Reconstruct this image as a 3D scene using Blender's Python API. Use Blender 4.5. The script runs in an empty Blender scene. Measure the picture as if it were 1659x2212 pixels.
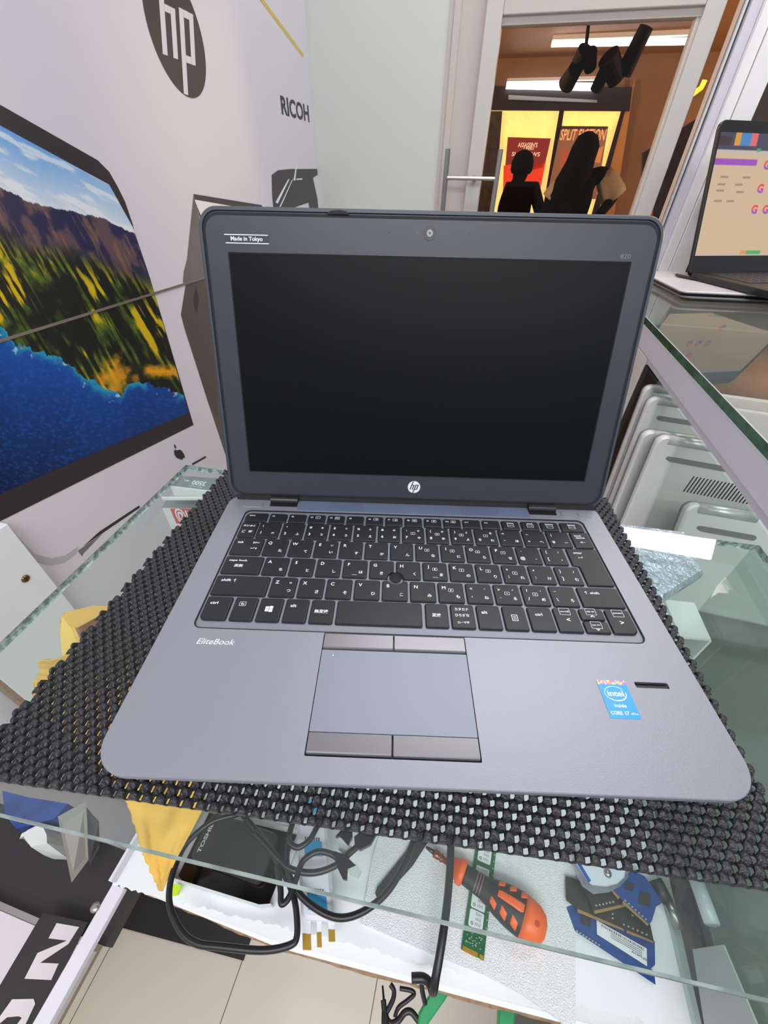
import bpy, bmesh, math, random
import numpy as np
from mathutils import Vector, Matrix
from mathutils.geometry import tessellate_polygon
random.seed(7); rng = np.random.default_rng(7)
scn = bpy.context.scene
PI = math.pi
# ------------------------------------------------------------------ camera
# world: z = 0 is the glass counter top, X right, Y into the shop, metres
YAW = math.radians(12.5)                     # the laptop is turned this much against the room
LR = Matrix.Rotation(YAW, 4, 'Z')
CAM = Vector((-0.0197, -0.0590, 0.2324)); A_, B_, R_ = -0.01588, 0.69656, 0.02180
F_PX = 859.49; IW, IH = 1659, 2212
def cam_basis():
    fw = Vector((math.sin(A_)*math.cos(B_), math.cos(A_)*math.cos(B_), -math.sin(B_)))
    rt = Vector((math.cos(A_), -math.sin(A_), 0)); up = rt.cross(fw)
    R = math.cos(R_)*rt + math.sin(R_)*up; U = -math.sin(R_)*rt + math.cos(R_)*up
    m = LR.to_3x3()
    return m@R, m@U, m@fw, m@CAM
CR, CU, CF, CC = cam_basis()
cd = bpy.data.cameras.new('camera'); cam = bpy.data.objects.new('camera', cd); scn.collection.objects.link(cam)
M = Matrix((CR, CU, -CF)).transposed().to_4x4(); M.translation = CC; cam.matrix_world = M
cd.sensor_fit = 'VERTICAL'; cd.sensor_height = 24.0; cd.lens = F_PX*24.0/IH; cd.clip_start = 0.01; cd.clip_end = 60
scn.camera = cam
# ------------------------------------------------------------------ world, lights, exposure
w = bpy.data.worlds.new('world'); scn.world = w; w.use_nodes = True
_n = w.node_tree; _b = _n.nodes['Background']; _tc = _n.nodes.new('ShaderNodeTexCoord'); _sx = _n.nodes.new('ShaderNodeSeparateXYZ'); _r = _n.nodes.new('ShaderNodeValToRGB')
_n.links.new(_tc.outputs['Generated'], _sx.inputs[0]); _mr = _n.nodes.new('ShaderNodeMapRange'); _mr.inputs[1].default_value = -1; _mr.inputs[2].default_value = 1
_n.links.new(_sx.outputs['Z'], _mr.inputs[0]); _n.links.new(_mr.outputs[0], _r.inputs[0]); _n.links.new(_r.outputs[0], _b.inputs[0]); _b.inputs[1].default_value = 1.0
_e = _r.color_ramp.elements; _e[0].position = .40; _e[0].color = (.16, .16, .17, 1); _e[1].position = .95; _e[1].color = (1.25, 1.3, 1.38, 1); _m = _r.color_ramp.elements.new(.58); _m.color = (.42, .43, .46, 1)
scn.view_settings.view_transform = 'Standard'; scn.view_settings.look = 'None'
scn.view_settings.exposure = 0.0; scn.view_settings.gamma = 1.0; scn.view_settings.use_curve_mapping = False
def area(name, loc, size, power, col=(1, 1, 1), rot=(0, 0, 0)):
    l = bpy.data.lights.new(name, 'AREA'); l.shape = 'RECTANGLE'; l.size, l.size_y = size; l.energy = power; l.color = col
    o = bpy.data.objects.new(name, l); o.location = loc; o.rotation_euler = rot; scn.collection.objects.link(o); return o
area('ceiling_light', (-0.1, -1.0, 1.50), (2.2, 0.3), 26, (0.98, 0.98, 1.0))
area('ceiling_light', (0.9, -1.7, 1.50), (2.2, 0.3), 24, (1.0, 0.98, 0.98))
area('ceiling_light', (0.25, 0.92, 1.50), (1.2, 0.22), 13, (0.98, 0.98, 1.0))  # added lamp that brightens the back wall and laptop deck
area('shopfront_light', (0.80, 1.34, 0.86), (0.40, 0.10), 2.0, (1.0, 0.99, 0.98), (-1.0, 0, 0))
area('arcade_fill', (-1.6, 3.2, 0.7), (0.6, 0.6), 45, (1.0, 0.66, 0.38), (0, -1.9, 0))  # added unseen warm fill, brightens the arcade from the left
area('arcade_fill', (2.9, 3.6, 0.6), (0.6, 0.6), 55, (1.0, 0.66, 0.38), (0, 1.9, 0))  # second unseen fill, added on the right side
# ------------------------------------------------------------------ helpers
def P(px, py, x=None, y=None, z=None):       # photo pixel -> point on an axis plane of the room
    v = CR*((px-IW/2)/F_PX) - CU*((py-IH/2)/F_PX) + CF
    t = (x-CC.x)/v.x if x is not None else (y-CC.y)/v.y if y is not None else (z-CC.z)/v.z
    return CC + v*t
def rayv(px, py): return CR*((px-IW/2)/F_PX) - CU*((py-IH/2)/F_PX) + CF
def LW(x, y, z=0): return LR @ Vector((x, y, z))
def srgb(*c):
    c = [v/255 for v in c]; return tuple(v/12.92 if v <= .04045 else ((v+.055)/1.055)**2.4 for v in c)+(1,)
MATS = {}
def mat(name, col, rough=.5, metal=0.0, bump=0, bscale=400, noise=0, nscale=20, emit=0, alpha=1, trans=0, spec=.5, coat=0, ncol=None):
    if name in MATS: return MATS[name]
    m = bpy.data.materials.new(name); m.use_nodes = True; nt = m.node_tree; b = nt.nodes['Principled BSDF']
    c = srgb(*col); b.inputs['Base Color'].default_value = c; b.inputs['Roughness'].default_value = rough
    b.inputs['Metallic'].default_value = metal; b.inputs['Specular IOR Level'].default_value = spec
    b.inputs['Alpha'].default_value = alpha; b.inputs['Transmission Weight'].default_value = trans; b.inputs['Coat Weight'].default_value = coat
    if emit: b.inputs['Emission Color'].default_value = c; b.inputs['Emission Strength'].default_value = emit
    if noise or bump:
        tc = nt.nodes.new('ShaderNodeTexCoord')
    if noise:
        n = nt.nodes.new('ShaderNodeTexNoise'); n.inputs['Scale'].default_value = nscale; n.inputs['Detail'].default_value = 5
        nt.links.new(tc.outputs['Object'], n.inputs['Vector'])
        mx = nt.nodes.new('ShaderNodeMix'); mx.data_type = 'RGBA'
        c2 = srgb(*ncol) if ncol else tuple(v*(1-noise) for v in c[:3])+(1,)
        mx.inputs['A'].default_value = c; mx.inputs['B'].default_value = c2
        rp = nt.nodes.new('ShaderNodeMapRange'); rp.inputs[1].default_value = .4; rp.inputs[2].default_value = .65
        nt.links.new(n.outputs['Fac'], rp.inputs[0]); nt.links.new(rp.outputs[0], mx.inputs['Factor'])
        nt.links.new(mx.outputs['Result'], b.inputs['Base Color'])
    if bump:
        n2 = nt.nodes.new('ShaderNodeTexNoise'); n2.inputs['Scale'].default_value = bscale; n2.inputs['Detail'].default_value = 3
        nt.links.new(tc.outputs['Object'], n2.inputs['Vector'])
        bp = nt.nodes.new('ShaderNodeBump'); bp.inputs['Strength'].default_value = bump; bp.inputs['Distance'].default_value = .001
        nt.links.new(n2.outputs['Fac'], bp.inputs['Height']); nt.links.new(bp.outputs['Normal'], b.inputs['Normal'])
    MATS[name] = m; return m
def glass(name, tint=(225, 240, 235), ior=1.5, rough=0.02, milk=0, milkcol=(200, 205, 200)):
    if name in MATS: return MATS[name]
    m = bpy.data.materials.new(name); m.use_nodes = True; nt = m.node_tree; nt.nodes.clear()
    o = nt.nodes.new('ShaderNodeOutputMaterial'); t = nt.nodes.new('ShaderNodeBsdfTransparent'); g = nt.nodes.new('ShaderNodeBsdfGlossy')
    t.inputs[0].default_value = srgb(*tint); g.inputs['Roughness'].default_value = rough
    fr = nt.nodes.new('ShaderNodeFresnel'); fr.inputs[0].default_value = ior
    mx = nt.nodes.new('ShaderNodeMixShader'); ge = nt.nodes.new('ShaderNodeNewGeometry'); mu = nt.nodes.new('ShaderNodeMath'); mu.operation = 'SUBTRACT'; mu.inputs[0].default_value = 1; nt.links.new(ge.outputs['Backfacing'], mu.inputs[1])
    m3 = nt.nodes.new('ShaderNodeMath'); m3.operation = 'MULTIPLY'; nt.links.new(fr.outputs[0], m3.inputs[0]); nt.links.new(mu.outputs[0], m3.inputs[1]); nt.links.new(m3.outputs[0], mx.inputs[0]); nt.links.new(t.outputs[0], mx.inputs[1]); nt.links.new(g.outputs[0], mx.inputs[2])
    last = mx
    if milk:
        d = nt.nodes.new('ShaderNodeBsdfDiffuse'); d.inputs[0].default_value = srgb(*milkcol)
        m2 = nt.nodes.new('ShaderNodeMixShader')
        tc = nt.nodes.new('ShaderNodeTexCoord'); n = nt.nodes.new('ShaderNodeTexNoise'); n.inputs['Scale'].default_value = 9; n.inputs['Detail'].default_value = 6
        nt.links.new(tc.outputs['Object'], n.inputs['Vector'])
        rp = nt.nodes.new('ShaderNodeMapRange'); rp.inputs[1].default_value = .35; rp.inputs[2].default_value = .75; rp.inputs[3].default_value = milk*.5; rp.inputs[4].default_value = milk*1.6
        nt.links.new(n.outputs['Fac'], rp.inputs[0]); nt.links.new(rp.outputs[0], m2.inputs[0])
        nt.links.new(mx.outputs[0], m2.inputs[1]); nt.links.new(d.outputs[0], m2.inputs[2]); last = m2
    nt.links.new(last.outputs[0], o.inputs[0]); MATS[name] = m; return m
def colmat(name, rough=.5, coat=0, emit=0):
    if name in MATS: return MATS[name]
    m = bpy.data.materials.new(name); m.use_nodes = True; nt = m.node_tree; b = nt.nodes['Principled BSDF']
    a = nt.nodes.new('ShaderNodeAttribute'); a.attribute_name = 'col'
    nt.links.new(a.outputs['Color'], b.inputs['Base Color']); b.inputs['Roughness'].default_value = rough; b.inputs['Coat Weight'].default_value = coat
    if emit:
        nt.links.new(a.outputs['Color'], b.inputs['Emission Color']); b.inputs['Emission Strength'].default_value = emit
        for l_ in list(b.inputs['Base Color'].links): nt.links.remove(l_)
        b.inputs['Base Color'].default_value = (.02, .02, .02, 1)
    MATS[name] = m; return m
def link(o, parent=None):
    scn.collection.objects.link(o)
    if parent: o.parent = parent
    return o
def tag(o, label=None, cat=None, group=None, kind=None):
    if label: o['label'] = label
    if cat: o['category'] = cat
    if group: o['group'] = group
    if kind: o['kind'] = kind
    return o
def thing(name, label, cat, loc=(0, 0, 0), rz=0, group=None, rot=None):
    o = bpy.data.objects.new(name, None); o.empty_display_size = .02; scn.collection.objects.link(o)
    o.location = loc; o.rotation_euler = rot or (0, 0, rz); return tag(o, label, cat, group)
def obj(name, bm, m, parent=None, smooth=False, fix=True):
    me = bpy.data.meshes.new(name)
    if fix: bmesh.ops.recalc_face_normals(bm, faces=bm.faces)
    if smooth:
        for f in bm.faces: f.smooth = True
    bm.to_mesh(me); bm.free()
    for x in (m if isinstance(m, (list, tuple)) else [m]): me.materials.append(x)
    return link(bpy.data.objects.new(name, me), parent)
def struct(o): o['kind'] = 'structure'; return o
def NB(): return bmesh.new()
def box(bm, lo, hi, mi=0, xf=None):
    r = bmesh.ops.create_cube(bm, size=1); lo = Vector(lo); hi = Vector(hi)
    for v in r['verts']:
        v.co = Vector(((lo[i]+hi[i])/2+v.co[i]*(hi[i]-lo[i]) for i in range(3)))
        if xf: v.co = xf(v.co) if callable(xf) else xf @ v.co
    for f in {f for v in r['verts'] for f in v.link_faces}: f.material_index = mi
    return r['verts']
def bbox(bm, lo, hi, bev, seg=2, mi=0):
    vs = box(bm, lo, hi, mi); es = {e for v in vs for e in v.link_edges}
    bmesh.ops.bevel(bm, geom=list(es), offset=bev, segments=seg, affect='EDGES', profile=.5)
def rrect(x0, y0, x1, y1, r, n=5, step=None, rr=None):     # ccw outline; rr = radii for BL, BR, TR, TL
    rs = rr or (r, r, r, r); pts = []
    for (cx, cy, a0, q) in ((x0, y0, PI, rs[0]), (x1, y0, 1.5*PI, rs[1]), (x1, y1, 0, rs[2]), (x0, y1, .5*PI, rs[3])):
        ox = cx+q if cx == x0 else cx-q; oy = cy+q if cy == y0 else cy-q
        if q < 1e-6: pts.append((cx, cy)); continue
        for k in range(n+1):
            a = a0+k/n*PI/2; pts.append((ox+q*math.cos(a), oy+q*math.sin(a)))
    if step:
        out = []
        for i, p in enumerate(pts):
            q = pts[(i+1) % len(pts)]; d = math.dist(p, q); k = step if d > 2 else 1
            for j in range(k): out.append((p[0]+(q[0]-p[0])*j/k, p[1]+(q[1]-p[1])*j/k))
        pts = out
    return pts
def loft(bm, rings, xf=None, cap0=True, cap1=True, mi=0, close=True):
    R = []
    for ring in rings:
        R.append([bm.verts.new(xf(Vector(p)) if xf else Vector(p)) for p in ring])
    n = len(R[0]); fs = []
    for a, b in zip(R, R[1:]):
        for i in range(n if close else n-1):
            j = (i+1) % n
            fs.append(bm.faces.new((a[i], a[j], b[j], b[i])))
    if cap0: fs.append(bm.faces.new(list(reversed(R[0]))))
    if cap1: fs.append(bm.faces.new(R[-1]))
    for f in fs: f.material_index = mi
    return R
def prism(bm, pts, z0, z1, xf=None, mi=0):
    return loft(bm, [[(p[0], p[1], z0) for p in pts], [(p[0], p[1], z1) for p in pts]], xf, mi=mi)
def poly_plate(bm, pts3, n, th, mi=0):      # planar polygon of 3-D points with thickness along n
    n = Vector(n).normalized()
    return loft(bm, [[Vector(p) for p in pts3], [Vector(p)+n*th for p in pts3]], mi=mi)
def smooth_path(pts, k=6, closed=False):
    pts = [Vector(p) for p in pts]; out = []; n = len(pts)
    for i in range(n if closed else n-1):
        p0 = pts[(i-1) % n] if (closed or i > 0) else pts[0]; p1 = pts[i]; p2 = pts[(i+1) % n]; p3 = pts[(i+2) % n] if (closed or i+2 < n) else pts[-1]
        for j in range(k):
            t = j/k; out.append(.5*((2*p1)+(p2-p0)*t+(2*p0-5*p1+4*p2-p3)*t*t+(3*p1-p0-3*p2+p3)*t**3))
    if not closed: out.append(pts[-1])
    return out
def tube(bm, path, r, n=10, k=6, mi=0, raw=False):
    pp = [Vector(p) for p in path] if raw else smooth_path(path, k); rings = []; prev = None
    for i, p in enumerate(pp):
        d = (pp[min(i+1, len(pp)-1)]-pp[max(i-1, 0)]).normalized()
        if prev is None:
            a = Vector((0, 0, 1)) if abs(d.z) < .9 else Vector((1, 0, 0)); u = d.cross(a).normalized()
        else:
            u = (prev-d*prev.dot(d)).normalized()
        prev = u; v = d.cross(u); rad = r[min(int(i/max(1, (len(pp)-1))*(len(r)-1)+.5), len(r)-1)] if isinstance(r, (list, tuple)) else r
        rings.append([p+u*rad*math.cos(2*PI*j/n)+v*rad*math.sin(2*PI*j/n) for j in range(n)])
    loft(bm, rings, mi=mi)
def cyl(bm, a, b, r0, r1=None, n=20, mi=0):
    r1 = r0 if r1 is None else r1; a = Vector(a); b = Vector(b); d = (b-a).normalized(); u = d.cross(Vector((0, 0, 1)) if abs(d.z) < .9 else Vector((1, 0, 0))).normalized(); v = d.cross(u)
    loft(bm, [[c+u*r*math.cos(2*PI*j/n)+v*r*math.sin(2*PI*j/n) for j in range(n)] for c, r in ((a, r0), (b, r1))], mi=mi)
def lathe(bm, a, d, prof, n=20, mi=0):      # prof: list of (distance along d, radius)
    a = Vector(a); d = Vector(d).normalized(); u = d.cross(Vector((0, 0, 1)) if abs(d.z) < .9 else Vector((1, 0, 0))).normalized(); v = d.cross(u)
    loft(bm, [[a+d*t+u*r*math.cos(2*PI*j/n)+v*r*math.sin(2*PI*j/n) for j in range(n)] for t, r in prof], mi=mi)
_G = {}
def glyphs(s, bold=0, shear=0):
    k = (s, bold, shear)
    if k not in _G:
        cu = bpy.data.curves.new('t', 'FONT'); cu.body = s; cu.offset = bold; cu.shear = shear; cu.resolution_u = 3
        ob = bpy.data.objects.new('t', cu); me = ob.to_mesh()
        v = [(p.co.x, p.co.y) for p in me.vertices]; f = [tuple(q.vertices) for q in me.polygons]
        ob.to_mesh_clear(); bpy.data.objects.remove(ob); bpy.data.curves.remove(cu); _G[k] = (v, f)
    return _G[k]
def text(bm, s, xf, cx, cy, h=None, em=None, w=None, bold=0, shear=0, rot=0, mi=0, left=False):
    v, f = glyphs(s, bold, shear)
    if not v: return
    x0 = min(p[0] for p in v); x1 = max(p[0] for p in v); y0 = min(p[1] for p in v); y1 = max(p[1] for p in v)
    sy = h/(y1-y0) if h else em; sx = w/(x1-x0) if w else sy
    if w and not h and not em: sy = sx
    mx = x0 if left else (x0+x1)/2; c, q = math.cos(rot), math.sin(rot); vs = []
    for p in v:
        a = (p[0]-mx)*sx; b = (p[1]-(y0+y1)/2)*sy
        vs.append(bm.verts.new(xf(Vector((cx+a*c-b*q, cy+a*q+b*c, 0)))))
    for t in f:
        try: bm.faces.new([vs[i] for i in t]).material_index = mi
        except ValueError: pass
def flat(bm, pts, xf=None, mi=0):
    f = bm.faces.new([bm.verts.new(xf(Vector((p[0], p[1], 0))) if xf else Vector(p)) for p in pts]); f.material_index = mi; return f
def flat_tess(bm, loops, xf, mi=0, z=0):    # polygon with holes
    L3 = [[Vector((p[0], p[1], z)) for p in l] for l in loops]; fl = [p for l in L3 for p in l]; vs = [bm.verts.new(xf(p) if xf else p) for p in fl]
    for t in tessellate_polygon(L3):
        try: bm.faces.new([vs[i] for i in t]).material_index = mi
        except ValueError: pass
    return vs
def plate_holes(bm, outer, holes, z, wall_z=None, mi=0, xf=None):
    vs = flat_tess(bm, [outer]+holes, xf, mi, z); k = len(outer)
    for i, h in enumerate(holes):
        hv = vs[k:k+len(h)]; k += len(h)
        zz = wall_z[i]; lv = [bm.verts.new(xf(Vector((p[0], p[1], zz))) if xf else Vector((p[0], p[1], zz))) for p in h]; n = len(h)
        for j in range(n): bm.faces.new((hv[j], hv[(j+1) % n], lv[(j+1) % n], lv[j])).material_index = mi
    return vs
I3 = lambda v: v
# ------------------------------------------------------------------ materials
m_wall = mat('painted_wall', (214, 217, 212), .75, bump=.05, bscale=60)
m_mural = mat('glossy_vinyl', (222, 218, 226), .34)
m_black = mat('black_print', (52, 48, 52), .4)
m_white = mat('white_laminate', (236, 240, 242), .3, noise=.05, nscale=6)
m_alu = mat('white_aluminium', (222, 220, 228), .35)
m_cream = mat('cream_aluminium', (205, 196, 188), .4)
m_steel = mat('brushed_steel', (170, 168, 165), .28, .9)
m_deck = mat('silver_magnesium', (150, 152, 162), .42, .45, bump=.12, bscale=2200)
m_deck2 = mat('brushed_silver', (132, 130, 134), .35, .6)
m_pad = mat('touchpad_silver', (138, 144, 156), .46, .3)
m_key = mat('key_black', (27, 28, 32), .42, bump=.03, bscale=1500)
m_leg = mat('legend_white', (226, 230, 236), .5)
m_rub = mat('lid_rubber', (58, 64, 74), .38, bump=.05, bscale=1500)
m_bez = mat('bezel_slate', (48, 52, 60), .38, bump=.04, bscale=2500)
m_scr = mat('dark_display', (9, 11, 13), .36, bump=.02, bscale=4000, spec=.13)
m_blk = mat('black_plastic', (22, 22, 25), .35)
m_blkm = mat('black_matt', (26, 26, 29), .7)
m_gedge = mat('green_glass_edge', (92, 116, 110), .25, noise=.6, nscale=260, ncol=(186, 202, 197))
m_gedge2 = mat('dark_green_glass_edge', (18, 78, 52), .15, noise=.5, nscale=40, ncol=(60, 110, 90))
m_fedge = mat('front_glass_edge', (112, 126, 122), .3, noise=.3, nscale=60, ncol=(150, 164, 160))
m_glass = glass('counter_glass', (246, 251, 249), 1.5, .02, .022, (200, 208, 205))
m_pane = glass('door_glass', (248, 247, 245), 1.35, .02)
m_tile = None
# ------------------------------------------------------------------ room shell
XW = -0.60; YB = 1.4429; ZF = -1.07; ZC = 1.62
def qbox(name, lo, hi, m, parent=None, bev=0):
    bm = NB()
    if bev: bbox(bm, lo, hi, bev)
    else: box(bm, lo, hi)
    return obj(name, bm, m, parent)
def tile_material():
    m = bpy.data.materials.new('floor_tiles'); m.use_nodes = True; nt = m.node_tree; b = nt.nodes['Principled BSDF']
    tc = nt.nodes.new('ShaderNodeTexCoord'); mp = nt.nodes.new('ShaderNodeMapping'); mp.inputs['Location'].default_value = (.292, .38, 0)
    br = nt.nodes.new('ShaderNodeTexBrick'); br.offset = 0; br.inputs['Scale'].default_value = 1; br.inputs['Brick Width'].default_value = .29; br.inputs['Row Height'].default_value = .58
    br.inputs['Mortar Size'].default_value = .0009; br.inputs['Color1'].default_value = srgb(226, 219, 205); br.inputs['Color2'].default_value = srgb(222, 214, 198); br.inputs['Mortar'].default_value = srgb(96, 92, 84)
    nt.links.new(tc.outputs['Object'], mp.inputs[0]); nt.links.new(mp.outputs[0], br.inputs[0]); nt.links.new(br.outputs['Color'], b.inputs['Base Color'])
    b.inputs['Roughness'].default_value = .12; return m
m_tile = tile_material()
struct(qbox('floor', (-1.2, -2.2, ZF-.05), (2.6, YB, ZF), m_tile))
struct(qbox('wall_left', (XW-.12, -2.2, ZF), (XW, YB+.1, ZC), m_wall))
struct(qbox('wall_back', (XW, YB, ZF), (-.2273, YB+.1, ZC), m_wall))
struct(qbox('ceiling', (-.72, -.2, ZC), (2.6, YB+.1, ZC+.06), mat('ceiling_white', (225, 225, 225), .8)))
# aluminium shopfront with sliding glass doors, in the back wall plane
bm = NB(); box(bm, (-.2273, YB-.005, ZF), (-.140, YB+.06, ZC)); box(bm, (-.216, YB-.012, ZF), (-.200, YB-.004, ZC)); struct(obj('trim_1', bm, m_cream))
d = struct(thing('door_1', None, None)); del_keys = None
bm = NB(); bbox(bm, (-.1395, YB-.03, ZF+.02), (-.100, YB+.02, ZC-.02), .002); bbox(bm, (.3255, YB-.03, ZF+.02), (.3650, YB+.02, ZC-.02), .002)
box(bm, (.318, YB-.018, ZF+.1), (.3275, YB+.01, .54)); obj('door_stile', bm, mat('door_alu', (208, 204, 198), .35), d)
bm = NB(); bbox(bm, (-.100, YB-.028, .530), (.3255, YB+.02, .640), .002); box(bm, (-.100, YB-.02, .516), (.3255, YB+.01, .531)); box(bm, (.05, YB-.036, .575), (.075, YB-.02, .9)); obj('door_rail', bm, m_cream, d)
bm = NB(); box(bm, (-.104, YB-.004, ZF+.1), (.33, YB+.002, .52)); box(bm, (-.100, YB-.002, .64), (.33, YB+.002, ZC-.1)); obj('door_glass', bm, m_pane, d)
for hx, yy in ((-.1965, YB-.055), (-.0560, YB-.055)):
    bm = NB(); cyl(bm, (hx, yy, -.32), (hx, yy, .298), .0068, n=18); s = -.118
    for zz in (.238, -.26):
        cyl(bm, (hx, yy, zz), (s, yy, zz), .005, n=14); cyl(bm, (s, yy, zz), (s, YB-.028, zz), .0055, n=14)
    obj('door_handle', bm, m_steel, d, smooth=False)
struct(qbox('trim_2', (.4005, YB-.07, ZF), (.4210, YB+.02, ZC), m_alu, bev=.001))
bm = NB(); bbox(bm, (.4215, YB-.085, ZF), (.4430, YB+.03, ZC), .001); bbox(bm, (.4445, YB-.09, ZF), (.4850, YB+.03, ZC), .001); bbox(bm, (.452, YB-.11, .21), (.474, YB-.088, .265), .002)
struct(obj('trim_3', bm, mat('bright_white_aluminium', (255, 253, 253), .35)))
bm = NB(); box(bm, (.392, YB-.06, ZF), (.3965, YB-.05, ZC)); box(bm, (.3965, YB-.05, ZF), (.4005, YB-.03, ZC), 1)
struct(obj('trim_4', bm, [mat('silver_strip', (225, 225, 225), .3), m_blkm]))
struct(qbox('window_1', (.485, YB-.004, -.02), (2.4, YB+.002, ZC), m_pane))
struct(qbox('wall_low', (.485, YB-.03, ZF), (2.4, YB+.03, -.02), m_cream))
for o in list(bpy.data.objects):
    if o.name == 'wall_low': o.name = 'wall_back_low'
# ------------------------------------------------------------------ wall mural (vinyl prints on the left wall)
mural = thing('wall_mural', 'glossy white printed wall covering with computer picture, logos and a horizontal joint, on left wall', 'wall print', (XW, 0, 0))
def MP(px, py, off=.0012): return P(px, py, x=XW+off)-Vector((XW, 0, 0))
bm = NB()
def sheet(bm, y0, y1, z0, z1): box(bm, (.0000, y0, z0), (.0010, y1, z1))
sheet(bm, -1.3, YB-.004, .0702, ZC-.02); sheet(bm, -1.3, YB-.004, ZF+.1, .0675); obj('vinyl_sheet', bm, m_mural, mural)
bm = NB(); box(bm, (0, -1.3, .0672), (.0030, YB-.004, .0706)); obj('joint_strip', bm, mat('joint_metal', (158, 148, 138), .3, .6), mural)
def mprint(name, pts, m, off, parent=mural, label=None):
    bm = NB(); loft(bm, [[MP(*p, off=off-.0002) for p in pts], [MP(*p, off=off) for p in pts]])
    o = obj(name, bm, m, parent)
    if label: o['label'] = label
    return o
bezel = [(0, 226), (211, 346), (236, 371), (253, 401), (270, 435), (287, 485), (291, 502), (324, 600), (365, 738), (418, 918), (0, 1126), (-160, 1206), (-160, 150)]
mprint('computer_bezel_print', bezel, m_black, .0016, label='black screen border of the printed computer')
# landscape on the printed screen: a colour grid
pic = [(0, 270), (232, 394), (253, 426), (287, 491), (324, 600), (407, 891), (0, 1065)]
def fbm(x, y, seed, oct=5):
    r = np.random.default_rng(seed); t = r.random((256, 256)); v = np.zeros_like(x, dtype=float); a = .5; s = 1.0
    for _ in range(oct):
        xs = x*s; ys = y*s; xi = np.floor(xs).astype(int); yi = np.floor(ys).astype(int); fx = xs-xi; fy = ys-yi; fx = fx*fx*(3-2*fx); fy = fy*fy*(3-2*fy)
        g = lambda a_, b_: t[a_ % 256, b_ % 256]
        v += a*((g(xi, yi)*(1-fx)+g(xi+1, yi)*fx)*(1-fy)+(g(xi, yi+1)*(1-fx)+g(xi+1, yi+1)*fx)*fy); a *= .5; s *= 2.03
    return v/.97
ridge = np.array([(-160, 385), (-60, 395), (0, 407), (25, 415), (55, 434), (97, 445), (139, 453), (181, 464), (219, 470), (262, 491), (291, 504), (330, 520)])
coast = np.array([(-160, 640), (-60, 680), (0, 705), (32, 742), (72, 757), (119, 763), (152, 788), (188, 817), (231, 842), (262, 852), (279, 823), (300, 821), (336, 835), (391, 850), (420, 856)])
def landscape(x, y):
    f1 = fbm(x/60, y/60, 1); f2 = fbm(x/14, y/14, 2); rg = np.interp(x, ridge[:, 0], ridge[:, 1])+(fbm(x/9, y*0, 3)-.5)*7; cs = np.interp(x, coast[:, 0], coast[:, 1])+(fbm(x/12, y/14, 4)-.5)*26
    def mixc(a, b, t): return a*(1-t[..., None])+b*t[..., None]
    C = lambda *c: np.array(c, float)
    def S(e0, e1, v): t = np.clip((v-e0)/(e1-e0), 0, 1); return t*t*(3-2*t)
    base = lambda c: np.broadcast_to(C(*c), x.shape+(3,)).copy()
    t = np.clip((rg-y)/150, 0, 1); sky = mixc(base((222, 232, 240)), base((92, 158, 232)), t**.9)
    cl = S(.5, .68, fbm((x+.6*y)/90, (y-.52*x)/16, 5)); sky = mixc(sky, base((240, 242, 246)), cl*.75)
    dep = y-rg
    m1 = mixc(base((98, 78, 84)), base((40, 42, 78)), S(.42, .58, fbm((x-.5*y)/26, (y+x*.2)/50, 6)))
    m1 = mixc(m1, base((150, 110, 80)), S(.56, .72, fbm((x*.9-.45*y)/5, (y*.9+x*.45)/60, 7))*.6)
    st = fbm((x*.86-y*.5)/7, (x*.5+y*.86)/80, 8); big = fbm((x*.8-y*.6)/42, (x*.6+y*.8)/85, 9)
    g = mixc(base((20, 26, 22)), base((82, 104, 34)), S(.45, .62, st)*S(.3, .5, big))
    g = mixc(g, base((216, 182, 22)), S(.52, .62, st*.5+big*.5)*S(.46, .58, big)*S(60, 160, dep))
    g = mixc(g, base((230, 160, 30)), S(45, 5, np.abs(x-250)*.7+np.abs(y-815)*.6-25+50*f2)*.9)
    g = mixc(g, base((232, 160, 26)), S(22, 4, np.abs(y-802-.05*(x-340))+25*np.abs(f2-.5))*S(305, 320, x))
    land = mixc(m1, g, S(70, 125, dep+30*(f1-.5)))
    dc = y-cs
    sea = mixc(base((14, 78, 168)), base((12, 28, 66)), np.clip((dc+.25*(x-100))/330, 0, 1))
    sea = mixc(sea, base((40, 160, 190)), S(26, 0, dc)*S(.42, .6, f1+.08))
    sea = mixc(sea, base((34, 100, 190)), S(.5, .75, fbm((x+y*.3)/7, (y-x*.2)/4, 10))*.45)
    sea = mixc(sea, base((200, 225, 230)), (S(.70, .74, f2)*S(40, 5, dc))*.8)
    out = np.where((y < rg)[..., None], sky, np.where((y < cs)[..., None], land, sea))
    return np.clip(out, 0, 255)
def picgrid(name, P3, cols, mt, parent, flip=False):
    nv, nu = cols.shape[:2]; me = bpy.data.meshes.new(name)
    idx = np.arange(nv*nu).reshape(nv, nu); q = np.stack([idx[:-1, :-1], idx[:-1, 1:], idx[1:, 1:], idx[1:, :-1]], -1).reshape(-1, 4)
    me.from_pydata(P3.reshape(-1, 3).tolist(), [], q.tolist())
    c = cols.reshape(-1, 3)/255; c = np.where(c <= .04045, c/12.92, ((c+.055)/1.055)**2.4); a = me.color_attributes.new('col', 'FLOAT_COLOR', 'POINT')
    a.data.foreach_set('color', np.concatenate([c, np.ones((len(c), 1))], 1).ravel()); me.materials.append(mt); return link(bpy.data.objects.new(name, me), parent)
NU, NV = 330, 430
top = np.array([(-160, 184), (0, 270), (232, 394), (253, 426), (287, 491)]); uu = np.linspace(0, 1, NU); vv = np.linspace(0, 1, NV)
G3 = np.zeros((NV, NU, 3)); GX = np.zeros((NV, NU)); GY = np.zeros((NV, NU))
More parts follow.
